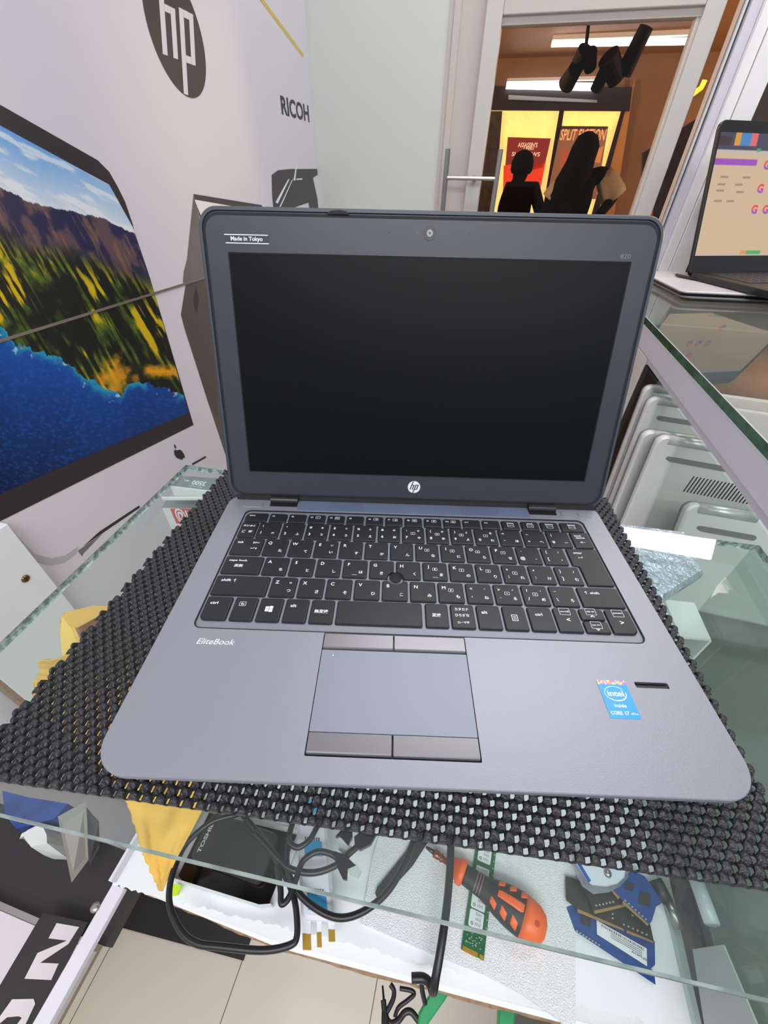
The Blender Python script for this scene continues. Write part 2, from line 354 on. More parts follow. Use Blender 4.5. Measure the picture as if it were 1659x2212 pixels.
for j, v in enumerate(vv):
    # left border runs down outside the frame, right border follows the printed screen edge
    xr = np.interp(v, [0, .10, .25, 1], [236, 287, 324, 407]); yr = np.interp(v, [0, .10, .25, 1], [399, 491, 600, 891]); xl = -160; yl = 184+v*(1135-184)
    for i, u in enumerate(uu):
        x = xl+(xr-xl)*u; y = yl+(yr-yl)*u; GX[j, i] = x; GY[j, i] = y; p = MP(x, y, .0020); G3[j, i] = p
picgrid('landscape_print', G3, landscape(GX, GY), colmat('printed_colour', .35), mural)['label'] = 'printed coastal mountain landscape on the screen'
# fruit-shaped logo, chin line, printed stand
ap = [(381, 968), (378, 975), (381, 984), (388, 992), (396, 992), (401, 986), (399, 976), (393, 969), (387, 970)]
mprint('fruit_logo_print', [(x-1, y) for x, y in [(377, 975), (378, 982), (383, 989), (390, 992), (395, 993), (397, 989), (401, 989), (399, 982), (394, 974), (389, 971), (384, 973), (379, 971)]], m_black, .0018)
mprint('fruit_logo_leaf_print', [(376, 959), (380, 963), (381, 969), (377, 967)], m_black, .0018)
mprint('chin_line_print', [(415, 1001), (444, 985), (446, 988), (416, 1005)], m_black, .0018)
gr1 = mat('print_grey', (186, 184, 190), .35); gr2 = mat('print_pale', (238, 236, 240), .35)
mprint('stand_print', [(2, 1128), (22, 1140), (48, 1168), (76, 1197), (110, 1206), (140, 1200), (170, 1180), (165, 1196), (140, 1215), (110, 1222), (80, 1214), (50, 1190), (25, 1160)], gr1, .0014)
mprint('stand_edge_print', [(215, 1148), (300, 1092), (303, 1096), (180, 1180)], m_black, .0014)
mprint('stand_edge_print', [(168, 1190), (222, 1152), (180, 1196), (178, 1202)], mat('print_mid', (120, 118, 122), .4), .0015)
# company disc logo: bold stems on a dark disc
cY, cZ, cR = .849, .4145, .0755
def disc_logo(name, parent, xf, r, dark, light, lift):
    """dark disc, light h and p strokes that run to its rim"""
    n = 64; bm = NB(); flat(bm, [(r*math.cos(2*PI*i/n), r*math.sin(2*PI*i/n)) for i in range(n)], lambda v: xf(v)); obj(name, bm, dark, parent)
    bm = NB(); sl = .36; lw = .165
    def st(x0, y0, y1, w_=lw):            # slanted stem, clipped by the disc
        pts = [(x0+sl*y0, y0), (x0+w_+sl*y0, y0), (x0+w_+sl*y1, y1), (x0+sl*y1, y1)]
        out = []
        for (a, b) in pts:
            q = math.hypot(a, b); out.append((a*.995/q, b*.995/q) if q > .995 else (a, b))
        flat(bm, [(a*r, b*r) for a, b in out], lambda v: xf(Vector((v.x, v.y, lift))))
    def bar(a0, a1, y0, y1): flat(bm, [((a0+sl*y0)*r, y0*r), ((a1+sl*y0)*r, y0*r), ((a1+sl*y1)*r, y1*r), ((a0+sl*y1)*r, y1*r)], lambda v: xf(Vector((v.x, v.y, lift))))
    st(-.56, -.42, .93); st(-.20, -.42, .36); bar(-.40, -.195, .25, .36)
    st(.10, -.97, .42); st(.46, -.42, .42); bar(.26, .465, .30, .42); bar(.26, .465, -.42, -.30)
    return obj(name+'_letters', bm, light, parent)
def mural_xf(v): return Vector((.0016+v.z, cY+v.x, cZ+v.y))
disc_logo('round_logo_print', mural, mural_xf, cR, m_black, m_mural, .0004)
bm = NB(); text(bm, 'RICOH', lambda v: Vector((.0018, 1.320+v.x, .3690+v.y)), 0, 0, h=.034, w=.178, bold=.024); obj('lettering_print', bm, m_black, mural)
mprint('yellow_line_print', [(560, -2), (569, -2), (656, 117), (655, 125)], mat('print_yellow', (214, 188, 92), .4), .0014)
# printed dark computer case (tower)
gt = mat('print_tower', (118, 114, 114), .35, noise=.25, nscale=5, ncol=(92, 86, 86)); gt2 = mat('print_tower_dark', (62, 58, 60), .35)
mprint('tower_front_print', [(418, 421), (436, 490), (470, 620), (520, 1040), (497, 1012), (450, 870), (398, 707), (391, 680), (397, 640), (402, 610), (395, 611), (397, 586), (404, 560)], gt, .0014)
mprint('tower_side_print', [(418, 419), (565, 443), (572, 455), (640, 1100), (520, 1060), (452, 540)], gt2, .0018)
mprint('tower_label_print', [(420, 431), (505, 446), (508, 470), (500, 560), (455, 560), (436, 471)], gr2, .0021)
mprint('tower_lower_print', [(402, 612), (440, 601), (470, 720), (470, 900), (450, 870), (398, 707), (391, 680)], mat('print_tower_low', (90, 82, 82), .35), .0016)  # darker lower part of the printed tower front
mprint('diamond_reflection', [(424, 618), (430, 650), (425, 676), (418, 650)], gt2, .0022)  # diamond-shaped reflection on the tower, drawn in flat dark colour
# torn second dark print wrapping into the corner
mprint('torn_print', [(587, 378), (600, 368), (625, 365), (689, 365), (691, 374), (676, 384), (686, 430), (689, 462), (592, 462), (588, 420)], gt2, .0016)
mprint('torn_print_gap', [(596, 462), (666, 438), (670, 462)], m_mural, .0019)
for a in ([(622, 388), (626, 386), (600, 440), (595, 437)], [(630, 390), (634, 385), (607, 446), (603, 448)], [(638, 364), (642, 352), (638, 390), (634, 390)], [(640, 386), (653, 385), (653, 388), (640, 389)]):
    mprint('torn_scratch', a, gr2, .0020)
# white upright board with brass screw, left edge
bd = thing('upright_board', 'white upright chipboard strip with raw brown edge and a brass screw, at left wall', 'board', (0, 0, 0))
bm = NB(); x0 = XW+.004; a = P(15, 1130, x=x0+.018); ya = a.y
bbox(bm, (x0, .075, ZF+.01), (x0+.018, ya, a.z-.001), .001); obj('board', bm, m_white, bd)
bm = NB(); box(bm, (x0+.001, .069, ZF+.01), (x0+.0172, .0752, a.z-.002)); obj('raw_edge', bm, mat('chipboard_edge', (158, 128, 98), .9, bump=.6, bscale=300, noise=.3, nscale=150), bd)
s = P(55, 1250, x=x0+.018); bm = NB(); lathe(bm, s, (1, 0, 0), [(0, .0055), (.0012, .0052), (.0024, .0035), (.0026, .001)], 18); obj('screw', bm, mat('brass', (128, 98, 62), .3, .9), bd, smooth=True)
struct(qbox('baseboard_left', (XW, -2.2, ZF), (XW+.002, .069, ZF+.1), mat('skirting_brown', (168, 148, 126), .5)))

# ------------------------------------------------------------------ display case under the laptop
case = thing('display_case', 'low glass-topped display counter with white shelf, under the open laptop', 'display case')
cBL, cBR, cFR, cFL = (-.2904, .2286), (.2476, .2505), (.2590, -.0196), (-.2731, -.0616)
TH = .006
bm = NB(); R2 = [(p[0], p[1]) for p in (cFL, cFR, cBR, cBL)]
def inset(pts, d):
    c = Vector((sum(p[0] for p in pts)/len(pts), sum(p[1] for p in pts)/len(pts))); out = []
    for p in pts:
        v = Vector(p)-c; out.append((p[0]-d*(1 if v.x > 0 else -1), p[1]-d*(1 if v.y > 0 else -1)))
    return out
rings = loft(bm, [[(*p, -TH) for p in inset(R2, .001)], [(*p, -TH+.001) for p in R2], [(*p, -.001) for p in R2], [(*p, 0) for p in inset(R2, .001)]])
bm.normal_update()
for f in bm.faces: f.material_index = 0 if abs(f.normal.z) > .9 else (2 if f.calc_center_median().y < -.015 and abs(f.normal.y) > .3 else 1)
obj('glass_top', bm, [m_glass, m_gedge, m_fedge], case)
# second pane edge just under the left rim
def lerp(a, b, t): return (a[0]+(b[0]-a[0])*t, a[1]+(b[1]-a[1])*t)
ZS = -.30
front = lambda x: -.0391+.078*x
bm = NB(); fp = []; n = 150
for i in range(n+1):
    x = -.2711+(.262+.2711)*i/n; fp.append((x, front(x)-.001+random.uniform(-.0022, .0012)))
loop = fp+[(.262, .2500), (-.2711, .2350)]
loft(bm, [[(*p, ZS-.0012) for p in loop], [(*p, ZS) for p in loop]]); obj('shelf_laminate', bm, m_white, case)
bm = NB(); loop = [(-.2711, front(-.2711)+.002), (.262, front(.262)+.002), (.262, .25), (-.2711, .235)]
prism(bm, loop, ZS-.018, ZS-.0012); obj('shelf_board', bm, mat('chipboard_chips', (188, 170, 156), .9, bump=.5, bscale=300, noise=.5, nscale=200, ncol=(226, 222, 220)), case)
def fas(d): return lambda x: front(x)-d*min(1.0, max(0.02, (x+.262)/.16))
def fasloop(d): xs = [-.262+.524*i/24 for i in range(25)]; return [(x, fas(d)(x)) for x in xs]+[(.262, front(.262)+.006), (-.262, front(-.262)+.006)]
bm = NB(); prism(bm, fasloop(.010), ZS-.040, ZS-.0185); prism(bm, fasloop(.0135), ZS-.062, ZS-.0405); obj('front_rail', bm, m_white, case)
fp2 = []
for i in range(61):
    x = -.262+.524*i/60; fp2.append((x, fas(.0155)(x)+random.uniform(-.0008, .0008)))
bm = NB(); prism(bm, fp2+[(.262, front(.262)), (-.262, front(-.262))], ZS-.0665, ZS-.0622); obj('rail_raw_edge', bm, MATS['chipboard_edge'], case)
# left lower rail running towards the photographer
bm = NB(); bbox(bm, (-.2711, -.60, ZS-.008), (-.2575, -.0615, ZS+.0), .001); obj('side_rail', bm, m_alu, case)
bm = NB(); bbox(bm, (-.2711, -.0610, ZS), (-.2680, .235, ZS+.012), .0008); obj('side_rail', bm, m_alu, case)
s = P(206, 1960, z=ZS); bm = NB(); lathe(bm, s, (0, 0, 1), [(0, .0042), (.0012, .004), (.002, .002)], 16); obj('screw', bm, m_steel, case, smooth=True)
# right side panel and inner upright
bm = NB(); prism(bm, [(.2540, -.0196), (.2580, -.0196), (.2470, .2500), (.2430, .2500)], ZS, -TH); obj('side_glass', bm, glass('side_glass_mat', (238, 244, 241), 1.45, .03, .08, (160, 172, 168)), case)
for (x, y, zt) in ((-.262, .222, ZS-.018), (.240, .240, ZS-.018), (-.262, .12, ZS-.02), (.250, .12, ZS-.02)):
    bm = NB(); bbox(bm, (x-.006, y-.006, ZF), (x+.006, y+.006, zt), .001); obj('leg', bm, m_alu, case)
# dark plinth below the cases
bm = NB(); prism(bm, [(-.598, -.095-.078*.309), (-.289, -.095), (-.289, .62), (-.598, .62)], ZF, ZF+.004); struct(obj('trim_5', bm, mat('dark_plinth', (38, 37, 38), .45)))

# ------------------------------------------------------------------ right display case
XR, ZR = .2627, .050
rc = thing('tall_display_case', 'taller white framed glass showcase on the right, holding standing silver laptops', 'display case')
bm = NB(); y0, y1, x1 = -.25, 1.372, 1.5
loft(bm, [[(*p, ZR-.011) for p in ((XR+.001, y0), (x1, y0), (x1, y1), (XR+.001, y1))], [(*p, ZR) for p in ((XR, y0), (x1, y0), (x1, y1), (XR, y1))]]); bm.normal_update()
for f in bm.faces: f.material_index = 0 if abs(f.normal.z) > .9 else 1
obj('glass_top', bm, [glass('case_top_glass', (249, 252, 251), 1.55, .02, .04, (190, 206, 200)), m_gedge2], rc)
bm = NB(); bbox(bm, (XR+.002, y0, ZR-.046), (XR+.020, y1-.01, ZR-.0115), .0015); bbox(bm, (XR+.006, y0, ZR-.056), (XR+.024, .85, ZR-.0465), .0015); bbox(bm, (XR+.02, y1-.03, ZR-.05), (x1, y1-.01, ZR-.0115), .0015)
obj('top_rail', bm, m_alu, rc)
bm = NB(); bbox(bm, (XR+.002, .724, -.62), (XR+.028, .842, ZR-.047), .001); obj('corner_post', bm, mat('post_white', (232, 232, 234), .35, noise=.4, nscale=9, ncol=(222, 214, 196)), rc)
bm = NB(); bbox(bm, (XR+.004, .702, -.62), (XR+.028, .7235, ZR-.057), .001); obj('black_gasket', bm, m_blkm, rc)
ZI = -.262
bm = NB(); box(bm, (XR+.005, y0, ZI-.012), (x1, .72, ZI)); obj('inner_shelf', bm, mat('inner_grey', (120, 124, 120), .4), rc)
bm = NB(); box(bm, (XR+.002, y0, ZF), (XR+.012, .70, ZI-.012)); obj('lower_panel', bm, mat('dark_cabinet', (44, 50, 48), .3, noise=.4, nscale=14, ncol=(66, 72, 70)), rc)
bm = NB(); box(bm, (XR+.03, .845, ZI-.3), (x1, .86, ZR-.02)); obj('back_panel', bm, mat('case_back', (96, 102, 100), .4), rc)
bm = NB(); box(bm, (XR+.003, y0, -.012+ZI), (XR+.006, .70, ZR-.058)); obj('side_glass', bm, glass('case_side_glass', (244, 248, 246), 1.3, .02), rc)
# standing silver laptops inside, undersides facing out
m_sil = mat('silver_laptop', (224, 224, 221), .42, .2); m_sild = mat('silver_dark', (128, 130, 130), .5, .2)
def standing_laptop(label, px, py, y, wd, ht, rz, lean, foot=True, vents=True):
    p = P(px, py, y=y); zb = ZI+.001; a = math.radians(lean)
    t = thing('standing_laptop', label, 'laptop', (0, 0, 0), group='silver laptops standing in the showcase')
    h = ht; top = Vector(p)
    Mx = Matrix.Rotation(math.radians(rz), 4, 'Z') @ Matrix.Rotation(-a, 4, 'X')
    t.rotation_euler = Mx.to_euler(); t.location = top-(Mx @ Vector((0, 0, h)))
    o2 = rrect(0, 0, wd, h, .012, 6)
    X = lambda v: Vector((v.x, v.z, v.y))
    bm = NB(); ri = lambda d: rrect(d, d, wd-d, h-d, .012, 6)
    loft(bm, [[(*q, 0.0) for q in ri(.0035)], [(*q, .0015) for q in ri(.001)], [(*q, .0045) for q in ri(0)], [(*q, .009) for q in ri(.0)]], X); obj('base_cover', bm, m_sil, t)
    bm = NB(); ri2 = lambda d: rrect(d, d, wd-d, h-d, .012, 6)
    loft(bm, [[(*q, .0095) for q in ri2(.001)], [(*q, .015) for q in ri2(.0)], [(*q, .017) for q in ri2(.002)]], X); obj('lid', bm, m_sild, t)
    for c in (.046, wd-.046):
         bm = NB(); cyl(bm, (c-.032, .004, h-.006), (c+.032, .004, h-.006), .0072, n=16); obj('hinge', bm, mat('hinge_silver', (206, 208, 206), .3, .4), t, smooth=True)
    if foot: bm = NB(); prism(bm, rrect(.022, h-.034, .085 if not vents else wd-.022, h-.027, .0034, 5), -.0012, .0005, X); obj('rubber_foot', bm, m_sild, t)
    if vents:
        bm = NB()
        for i in range(34):
            xx = .056+i*.0042
            loft(bm, [[(xx, h-.072, -.0003), (xx+.0016, h-.072, -.0003), (xx+.0056, h-.048, -.0003), (xx+.004, h-.048, -.0003)], [(xx, h-.072, .0003), (xx+.0016, h-.072, .0003), (xx+.0056, h-.048, .0003), (xx+.004, h-.048, .0003)]], X)
        for i in range(14):
            xx = .082+i*.0036; box(bm, (xx, -.0004, h-.018), (xx+.0016, .0003, h-.010))
        obj('vent_slots', bm, m_blkm, t)
    for (sx, sz) in ((.022, h-.030), (.022, h*.35), (wd-.022, h*.35), (wd-.022, h-.03), (wd*.5, h*.2)):
        bm = NB(); lathe(bm, (sx, 0.0003, sz), (0, -1, 0), [(0, .0028), (.0006, .0026), (.0007, .001)], 12); obj('screw', bm, m_sild, t)
    return t
standing_laptop('silver laptop standing farthest back in the showcase, two hinge knuckles on top', 1396, 829, .66, .33, .225, -6, 16, vents=False)
standing_laptop('silver laptop with a short rounded foot, second from the back of the showcase', 1404, 855, .615, .33, .21, -6, 16, vents=False)
standing_laptop('silver laptop peeking out behind the one with the slanted vents', 1392, 928, .535, .33, .21, -4, 14, vents=False)
standing_laptop('large silver laptop showing a band of slanted vent slots on its underside', 1424, 938, .50, .36, .23, -6, 14)
standing_laptop('low silver laptop at the front of the showcase, wide hinge knuckle on top', 1487, 1085, .415, .33, .145, -2, 22, vents=False)

# laptops on top of the showcase
def closed_laptop(label, z0, m1, dx=0.0, dy=0.0):
    a = P(1479, 630, z=.0665); b = P(1405, 595, z=.0665); rz = math.radians(6.5)
    t = thing('closed_laptop', label, 'laptop', (a.x+dx-.004, a.y+dy, z0), rz, group='closed laptops on the showcase')
    ri = lambda d: rrect(d, d, .36-d, .25-d, .014, 6)
    bm = NB(); loft(bm, [[(*q, .0000) for q in ri(.004)], [(*q, .003) for q in ri(.0)], [(*q, .0045) for q in ri(.0)]]); obj('base', bm, m_blk, t)
    bm = NB(); loft(bm, [[(*q, .005) for q in ri(.0005)], [(*q, .0075) for q in ri(.0)], [(*q, .0082) for q in ri(.0015)]]); obj('lid', bm, m1, t); return t
closed_laptop('closed thin dark laptop at the bottom of the pair on the right showcase', ZR+.0002, m_sild, .004, -.004)
closed_laptop('closed silver laptop with pale lid, right under the open black laptop', ZR+.0090, mat('pale_silver', (226, 220, 224), .3, .2))
ZL = ZR+.0180
h0 = P(1492, 588, z=ZL+.012); h1 = P(1659, 586, z=ZL+.012); dh = (h1-h0).normalized()
def on_lid(px, py): v = rayv(px, py); return CC+v*((h0-CC).dot(dh)/v.dot(dh))
tp = on_lid(1560, 262); up_ = (tp-h0); LH = .235; up_ = up_.normalized(); nrm = dh.cross(up_).normalized()
if nrm.y > 0: nrm = -nrm
ol = thing('open_laptop', 'black open laptop with a lit cream screen, on top of the right showcase', 'laptop', h0)
def LX(v): return dh*v.x+up_*v.y+nrm*v.z
def on_plane(px, py):
    v = rayv(px, py); t = (h0-CC).dot(nrm)/v.dot(nrm); q = CC+v*t-h0; return (q.dot(dh), q.dot(up_))
tl = on_plane(1563, 258); WL = .40; HL = tl[1]
bm = NB(); ri = lambda d: rrect(d-.004, d-.008, WL-d, HL-d, .014, 6)
loft(bm, [[(*q, -.009) for q in ri(.003)], [(*q, -.006) for q in ri(.0)], [(*q, .000) for q in ri(.0)], [(*q, .001) for q in ri(.001)]], LX); obj('lid', bm, m_blk, ol)
sq = [on_plane(*p) for p in ((1500, 553), (1551, 310))]
# picture: bottom-left and top-left of the lit area
bx0, by0 = sq[0]; bx1, by1 = sq[1]; sx0 = (bx0+bx1)/2; sw = WL-.012-sx0; sh_ = on_plane(1547, 285)[1]-by0
NU2, NV2 = 200, 120; U, V = np.meshgrid(np.linspace(0, 1, NU2), np.linspace(0, 1, NV2)); C3 = np.zeros((NV2, NU2, 3)); C3[:] = (206, 178, 146)
asp = sw/sh_
C3[V > .87] = (58, 58, 80); C3[(V > .84) & (V <= .87)] = (190, 178, 170); C3[(V > .905) & (U > .10) & (U < .135)] = (214, 150, 40); C3[(V > .905) & (U > .135) & (U < .20)] = (60, 130, 190); C3[(V > .905) & (U > .20) & (U < .24)] = (220, 100, 100); C3[(V < .97) & (V > .90) & (U < .08)] = (52, 34, 44)
C3[(V > .755) & (V < .80) & (U < .27)] = (150, 70, 180)
for (a, b) in ((.06, .66), (.05, .60), (.05, .55), (.05, .47), (.16, .60), (.13, .47), (.20, .66), (.18, .54)): C3[(np.abs(V-b) < .008) & (U > a) & (U < a+.05)] = (150, 130, 112)
C3[(V > .86) & (V < .89) & (U > .25) & (U < .275)] = (60, 160, 110)
C3[(V < .045) & (U > .30) & (U < .34)] = (222, 140, 90); C3[(V < .05) & (U > .34) & (U < .44)] = (70, 170, 90); C3[(V < .05) & (U > .5) & (U < .6)] = (70, 110, 190)
C3[(V > -1) & (V < .012)] = (190, 176, 160)
pts = np.zeros((NV2, NU2, 3))
for j in range(NV2):
    for i in range(NU2): pts[j, i] = LX(Vector((sx0+sw*U[j, i], by0+sh_*V[j, i], .0014)))
picgrid('lit_screen', pts, C3, colmat('lit_display', .3, 0, .95), ol)['label'] = 'lit cream screen with purple bar and round letter icons'
bm = NB()
for (px, py) in ((1655, 357), (1641, 408), (1665, 408), (1628, 453), (1652, 453), (1676, 453), (1665, 505)):
    c = on_plane(px, py); text(bm, 'G', lambda v: LX(Vector((v.x, v.y, .0018))), c[0], c[1], h=.017, bold=.05)
bmesh.ops.triangulate(bm, faces=bm.faces)
cs_ = [on_plane(*p)[1] for p in ((1655, 357), (1641, 408), (1628, 453), (1665, 505))]
for f in bm.faces:
    y_ = f.calc_center_median().dot(up_); f.material_index = 1 if min((abs(y_-c), y_-c) for c in cs_)[1] < -.001 else 0
obj('screen_icons', bm, [mat('icon_red', (206, 56, 70), .5, emit=.5), mat('icon_violet', (130, 70, 160), .5, emit=.5)], ol)
bd_ = Vector((dh.y, -dh.x, 0)); bd_.normalize()
lft = P(1659, 640, z=ZL); e0 = Vector((h0.x, h0.y, 0)); ed = (Vector((lft.x, lft.y, 0))-e0); ed = (bd_*.24)
def BX(v): return dh*v.x + bd_*v.y + Vector((0, 0, v.z))
bm = NB(); loft(bm, [[(*q, -.0115) for q in rrect(-.003, .004, WL, .245, .012, 5)], [(*q, .000) for q in rrect(-.004, 0.002, WL+.001, .247, .012, 5)], [(*q, .0010) for q in rrect(-.002, .004, WL-.001, .245, .011, 5)]], BX); obj('base', bm, m_blk, ol)
bm = NB()
for r_ in range(6):
    for c_ in range(18): loft(bm, [[(*q, .0012) for q in rrect(.022+c_*.0195, .030+r_*.018, .022+c_*.0195+.0165, .030+r_*.018+.0150, .0015, 2)], [(*q, .0024) for q in rrect(.0225+c_*.0195, .0305+r_*.018, .022+c_*.0195+.016, .030+r_*.018+.0145, .0015, 2)]], BX)
obj('keyboard', bm, mat('key_grey', (52, 48, 56), .35), ol)
# usb dongle wedge under its corner
t = thing('folded_sheet', 'small folded dark sheet poking out under the open black laptop', 'sheet', h0+Vector((0, 0, -.012)))
bm = NB(); q = [P(1457, 592, z=ZL+.001), P(1490, 600, z=ZL+.001), P(1498, 604, z=ZL+.001), P(1462, 597, z=ZL+.001)]
loft(bm, [[p-t.location for p in q], [p-t.location+Vector((0, 0, .0006)) for p in q]]); loft(bm, [[p-t.location+Vector((.002, -.004, .001)) for p in q], [p-t.location+Vector((.002, -.004, .0024)) for p in q]]); obj('sheet', bm, mat('dark_sheet', (60, 50, 50), .4), t)

# ------------------------------------------------------------------ anti-slip mat (woven rubber)
mq = [LW(-.2278, .002), LW(.168, -.0292), LW(.187, .247), LW(-.187, .2745)]      # FL FR BR BL
NC, NRW = 59, 66; nx, ny = 8, 6
W_, H_ = NC*nx, NRW*ny
iu, jv = np.meshgrid(np.arange(W_+1), np.arange(H_+1)); row = jv//ny
cu_ = (iu % nx)+(row % 2)*(nx//2); cu_ = cu_ % nx; cv = jv % ny
def domef(a, w0): return np.clip(1-np.abs(a)**2.6, 0, 1)**.6
ub = (cu_-2.9)/3.4; vb = (cv-3.0)/3.3
z = .0014+.0030*domef(ub, 1)*domef(vb, 1)
z = np.where((cu_ >= 6), .0011, z); z = np.where(cv == 0, np.where(cu_ < 6, .0020, .0010), z)
z = z+rng.normal(0, .00010, z.shape)
uN = iu/W_+rng.normal(0, .00010, z.shape); vN = jv/H_+rng.normal(0, .00012, z.shape)
vN = vN+.0022*np.sin(iu*2*PI/nx+row*PI)*((jv > 2) & (jv < H_-2))
A4 = [np.array(p) for p in mq]
wave = .0025*np.sin(uN*9+1)*np.sin(PI*np.clip(vN, 0, 1))*0
XY = (A4[0][:2]*((1-uN)*(1-vN))[..., None]+A4[1][:2]*(uN*(1-vN))[..., None]+A4[2][:2]*(uN*vN)[..., None]+A4[3][:2]*((1-uN)*vN)[..., None])
V3 = np.concatenate([XY, z[..., None]], -1).reshape(-1, 3)
idx = np.arange((W_+1)*(H_+1)).reshape(H_+1, W_+1)
q = np.stack([idx[:-1, :-1], idx[:-1, 1:], idx[1:, 1:], idx[1:, :-1]], -1)
fu = iu[:-1, :-1]; fr_ = jv[:-1, :-1]//ny; fcu = ((fu % nx)+(fr_ % 2)*(nx//2)) % nx; fcv = jv[:-1, :-1] % ny
hole = (fcu >= 6) & (fcv >= 1) & (fcv <= 4)
edge = (fu < 3) & (fr_ % 3 == 0)
q = q[~(hole | edge)]
me = bpy.data.meshes.new('anti_slip_mat'); me.vertices.add(len(V3)); me.vertices.foreach_set('co', V3.ravel()); me.loops.add(len(q)*4); me.loops.foreach_set('vertex_index', q.ravel().astype(np.int32))
me.polygons.add(len(q)); me.polygons.foreach_set('loop_start', np.arange(0, len(q)*4, 4, dtype=np.int32)); me.polygons.foreach_set('loop_total', np.full(len(q), 4, dtype=np.int32)); me.polygons.foreach_set('use_smooth', np.ones(len(q), dtype=bool)); me.update(); me.validate()
me.materials.append(mat('mat_rubber', (34, 34, 37), .38, bump=.6, bscale=900, noise=.3, nscale=900, ncol=(52, 52, 56)))
so = link(bpy.data.objects.new('anti_slip_mat', me)); tag(so, 'black woven rubber anti-slip mat with rows of knobs and holes, lying under the laptop', 'mat')
sm = so.modifiers.new('thick', 'SOLIDIFY'); sm.thickness = .0008; sm.offset = -1

# ------------------------------------------------------------------ the laptop
lap = thing('laptop', 'large silver laptop with black keys and dark screen, open on the black mat', 'laptop', (0, 0, 0), YAW)
mm = .001; ZD = .021
def R4(x0, y0, x1, y1, r, **k): return [(a*mm, b*mm) for a, b in rrect(x0, y0, x1, y1, r, **k)]
outer = R4(-155, 0, 155, 209, 12, rr=(17, 17, 10, 10), n=10)
kb = R4(-137.3, 78.3, 138.2, 190.6, 5, n=6); sp = R4(-96, 192.2, 97, 207.6, .3, n=1)
pad = R4(-56.4, 10.8, 28.4, 78.2, .6, n=2); fpr = R4(119.0, 50.6, 137.3, 54.0, .6, n=2)
notchL = R4(-119.4, 197.2, -96.6, 209.0, .4, n=1)[:]; 
bm = NB(); vs = plate_holes(bm, outer, [kb, pad, fpr], ZD, [ZD-.0009, ZD-.0030, ZD-.0015])
def off(pts, d):
    out = []; n = len(pts)
    for i, p in enumerate(pts):
        a = Vector(pts[i-1]); b = Vector(pts[(i+1) % n]); t = (b-a); nn = Vector((-t.y, t.x)).normalized(); out.append((p[0]+nn.x*d, p[1]+nn.y*d))
    return out
ov = vs[:len(outer)]; prev = ov
for d_, zz in ((-.0004, ZD-.0005), (-.0003, ZD-.0040), (.0030, ZD-.0120), (.0060, .0052)):
    ring = [bm.verts.new((p[0], p[1], zz)) for p in off(outer, d_)]
    for i in range(len(ring)): bm.faces.new((prev[i], prev[(i+1) % len(ring)], ring[(i+1) % len(ring)], ring[i]))
    prev = ring
bm.faces.new(prev[::-1]); obj('palmrest_body', bm, m_deck, lap)
bm = NB(); prism(bm, kb, ZD-.0014, ZD-.0009); obj('keyboard_frame', bm, mat('kb_frame', (138, 141, 150), .5, .4), lap)
bm = NB(); lp = R4(-137.6, 78.1, 138.5, 190.9, 5.2, n=6); li = R4(-136.9, 78.7, 137.8, 190.2, 4.6, n=6)
plate_holes(bm, lp, [li], ZD+.00003, [ZD-.0008]); obj('keyboard_gap', bm, m_blkm, lap)
bm = NB(); prism(bm, pad, ZD-.0034, ZD-.0029); obj('pad_well', bm, m_blk, lap)
bm = NB(); loft(bm, [[(*p, ZD-.0028) for p in R4(-56.0, 22.0, 28.0, 67.0, .3, n=1)], [(*p, ZD-.0004) for p in R4(-56.0, 22.0, 28.0, 67.0, .3, n=1)]]); o = obj('touchpad', bm, m_pad, lap); o['label'] = 'pale grey touchpad'
bm = NB(); lathe(bm, (-49.3*mm, 63.6*mm, ZD-.0004), (0, 0, 1), [(0, .0004), (.00005, .0004)], 12); obj('touchpad_dot', bm, m_leg, o)
for (x0, x1) in ((-55.9, -14.7), (-13.9, 27.9)):
    for (y0, y1) in ((67.9, 77.6), (11.9, 21.6)):
        bm = NB(); ra = R4(x0, y0, x1, y1, .3, n=1); rb = R4(x0+.1, y0+1.1, x1-.1, y1-.1, .2, n=1); rc_ = R4(x0+.05, y0+.45, x1-.05, y1-.05, .2, n=1)
        loft(bm, [[(*p, ZD-.0028) for p in ra], [(*p, ZD-.0010) for p in ra], [(*p, ZD-.0002) for p in rc_], [(*p, ZD+.0000) for p in rb]]); o = obj('touchpad_button', bm, m_deck2, lap)
# speaker grille strip with perforations
bm = NB(); prism(bm, R4(-96, 192.3, 97, 207.4, .3, n=1), ZD+.00001, ZD+.0003); o = obj('speaker_strip', bm, mat('strip_blue_grey', (128, 142, 172), .38, .5), lap)
bm = NB()
for (xa, xb, st) in ((-70, -42, .95), (40, 72, .95)):
    xx = xa
    while xx < xb:
        yy = 193.6
        while yy < 206.4:
            flat(bm, [((xx+.2)*mm, yy*mm), ((xx+.62)*mm, yy*mm), ((xx+.62)*mm, (yy+.42)*mm), ((xx+.2)*mm, (yy+.42)*mm)], lambda v: Vector((v.x, v.y, ZD+.00036))); yy += st
        xx += st
obj('speaker_holes', bm, mat('hole_dark', (84, 92, 116), .6), o)
for x0, x1 in ((-143.8, -125.5), (123.4, 134.6), (137.2, 148.4)):
    bm = NB(); ra = R4(x0, 194.6, x1, 201.6, 2.0, n=5); rb = R4(x0+.45, 195.05, x1-.45, 201.15, 1.7, n=5); loft(bm, [[(*p, ZD) for p in ra], [(*p, ZD+.0003) for p in ra]]); o = obj('button_rim', bm, mat('rim_bright', (168, 172, 180), .3, .6), lap)
    bm = NB(); loft(bm, [[(*p, ZD+.00031) for p in rb], [(*p, ZD+.0006) for p in rb]]); obj('top_button', bm, m_deck, lap)
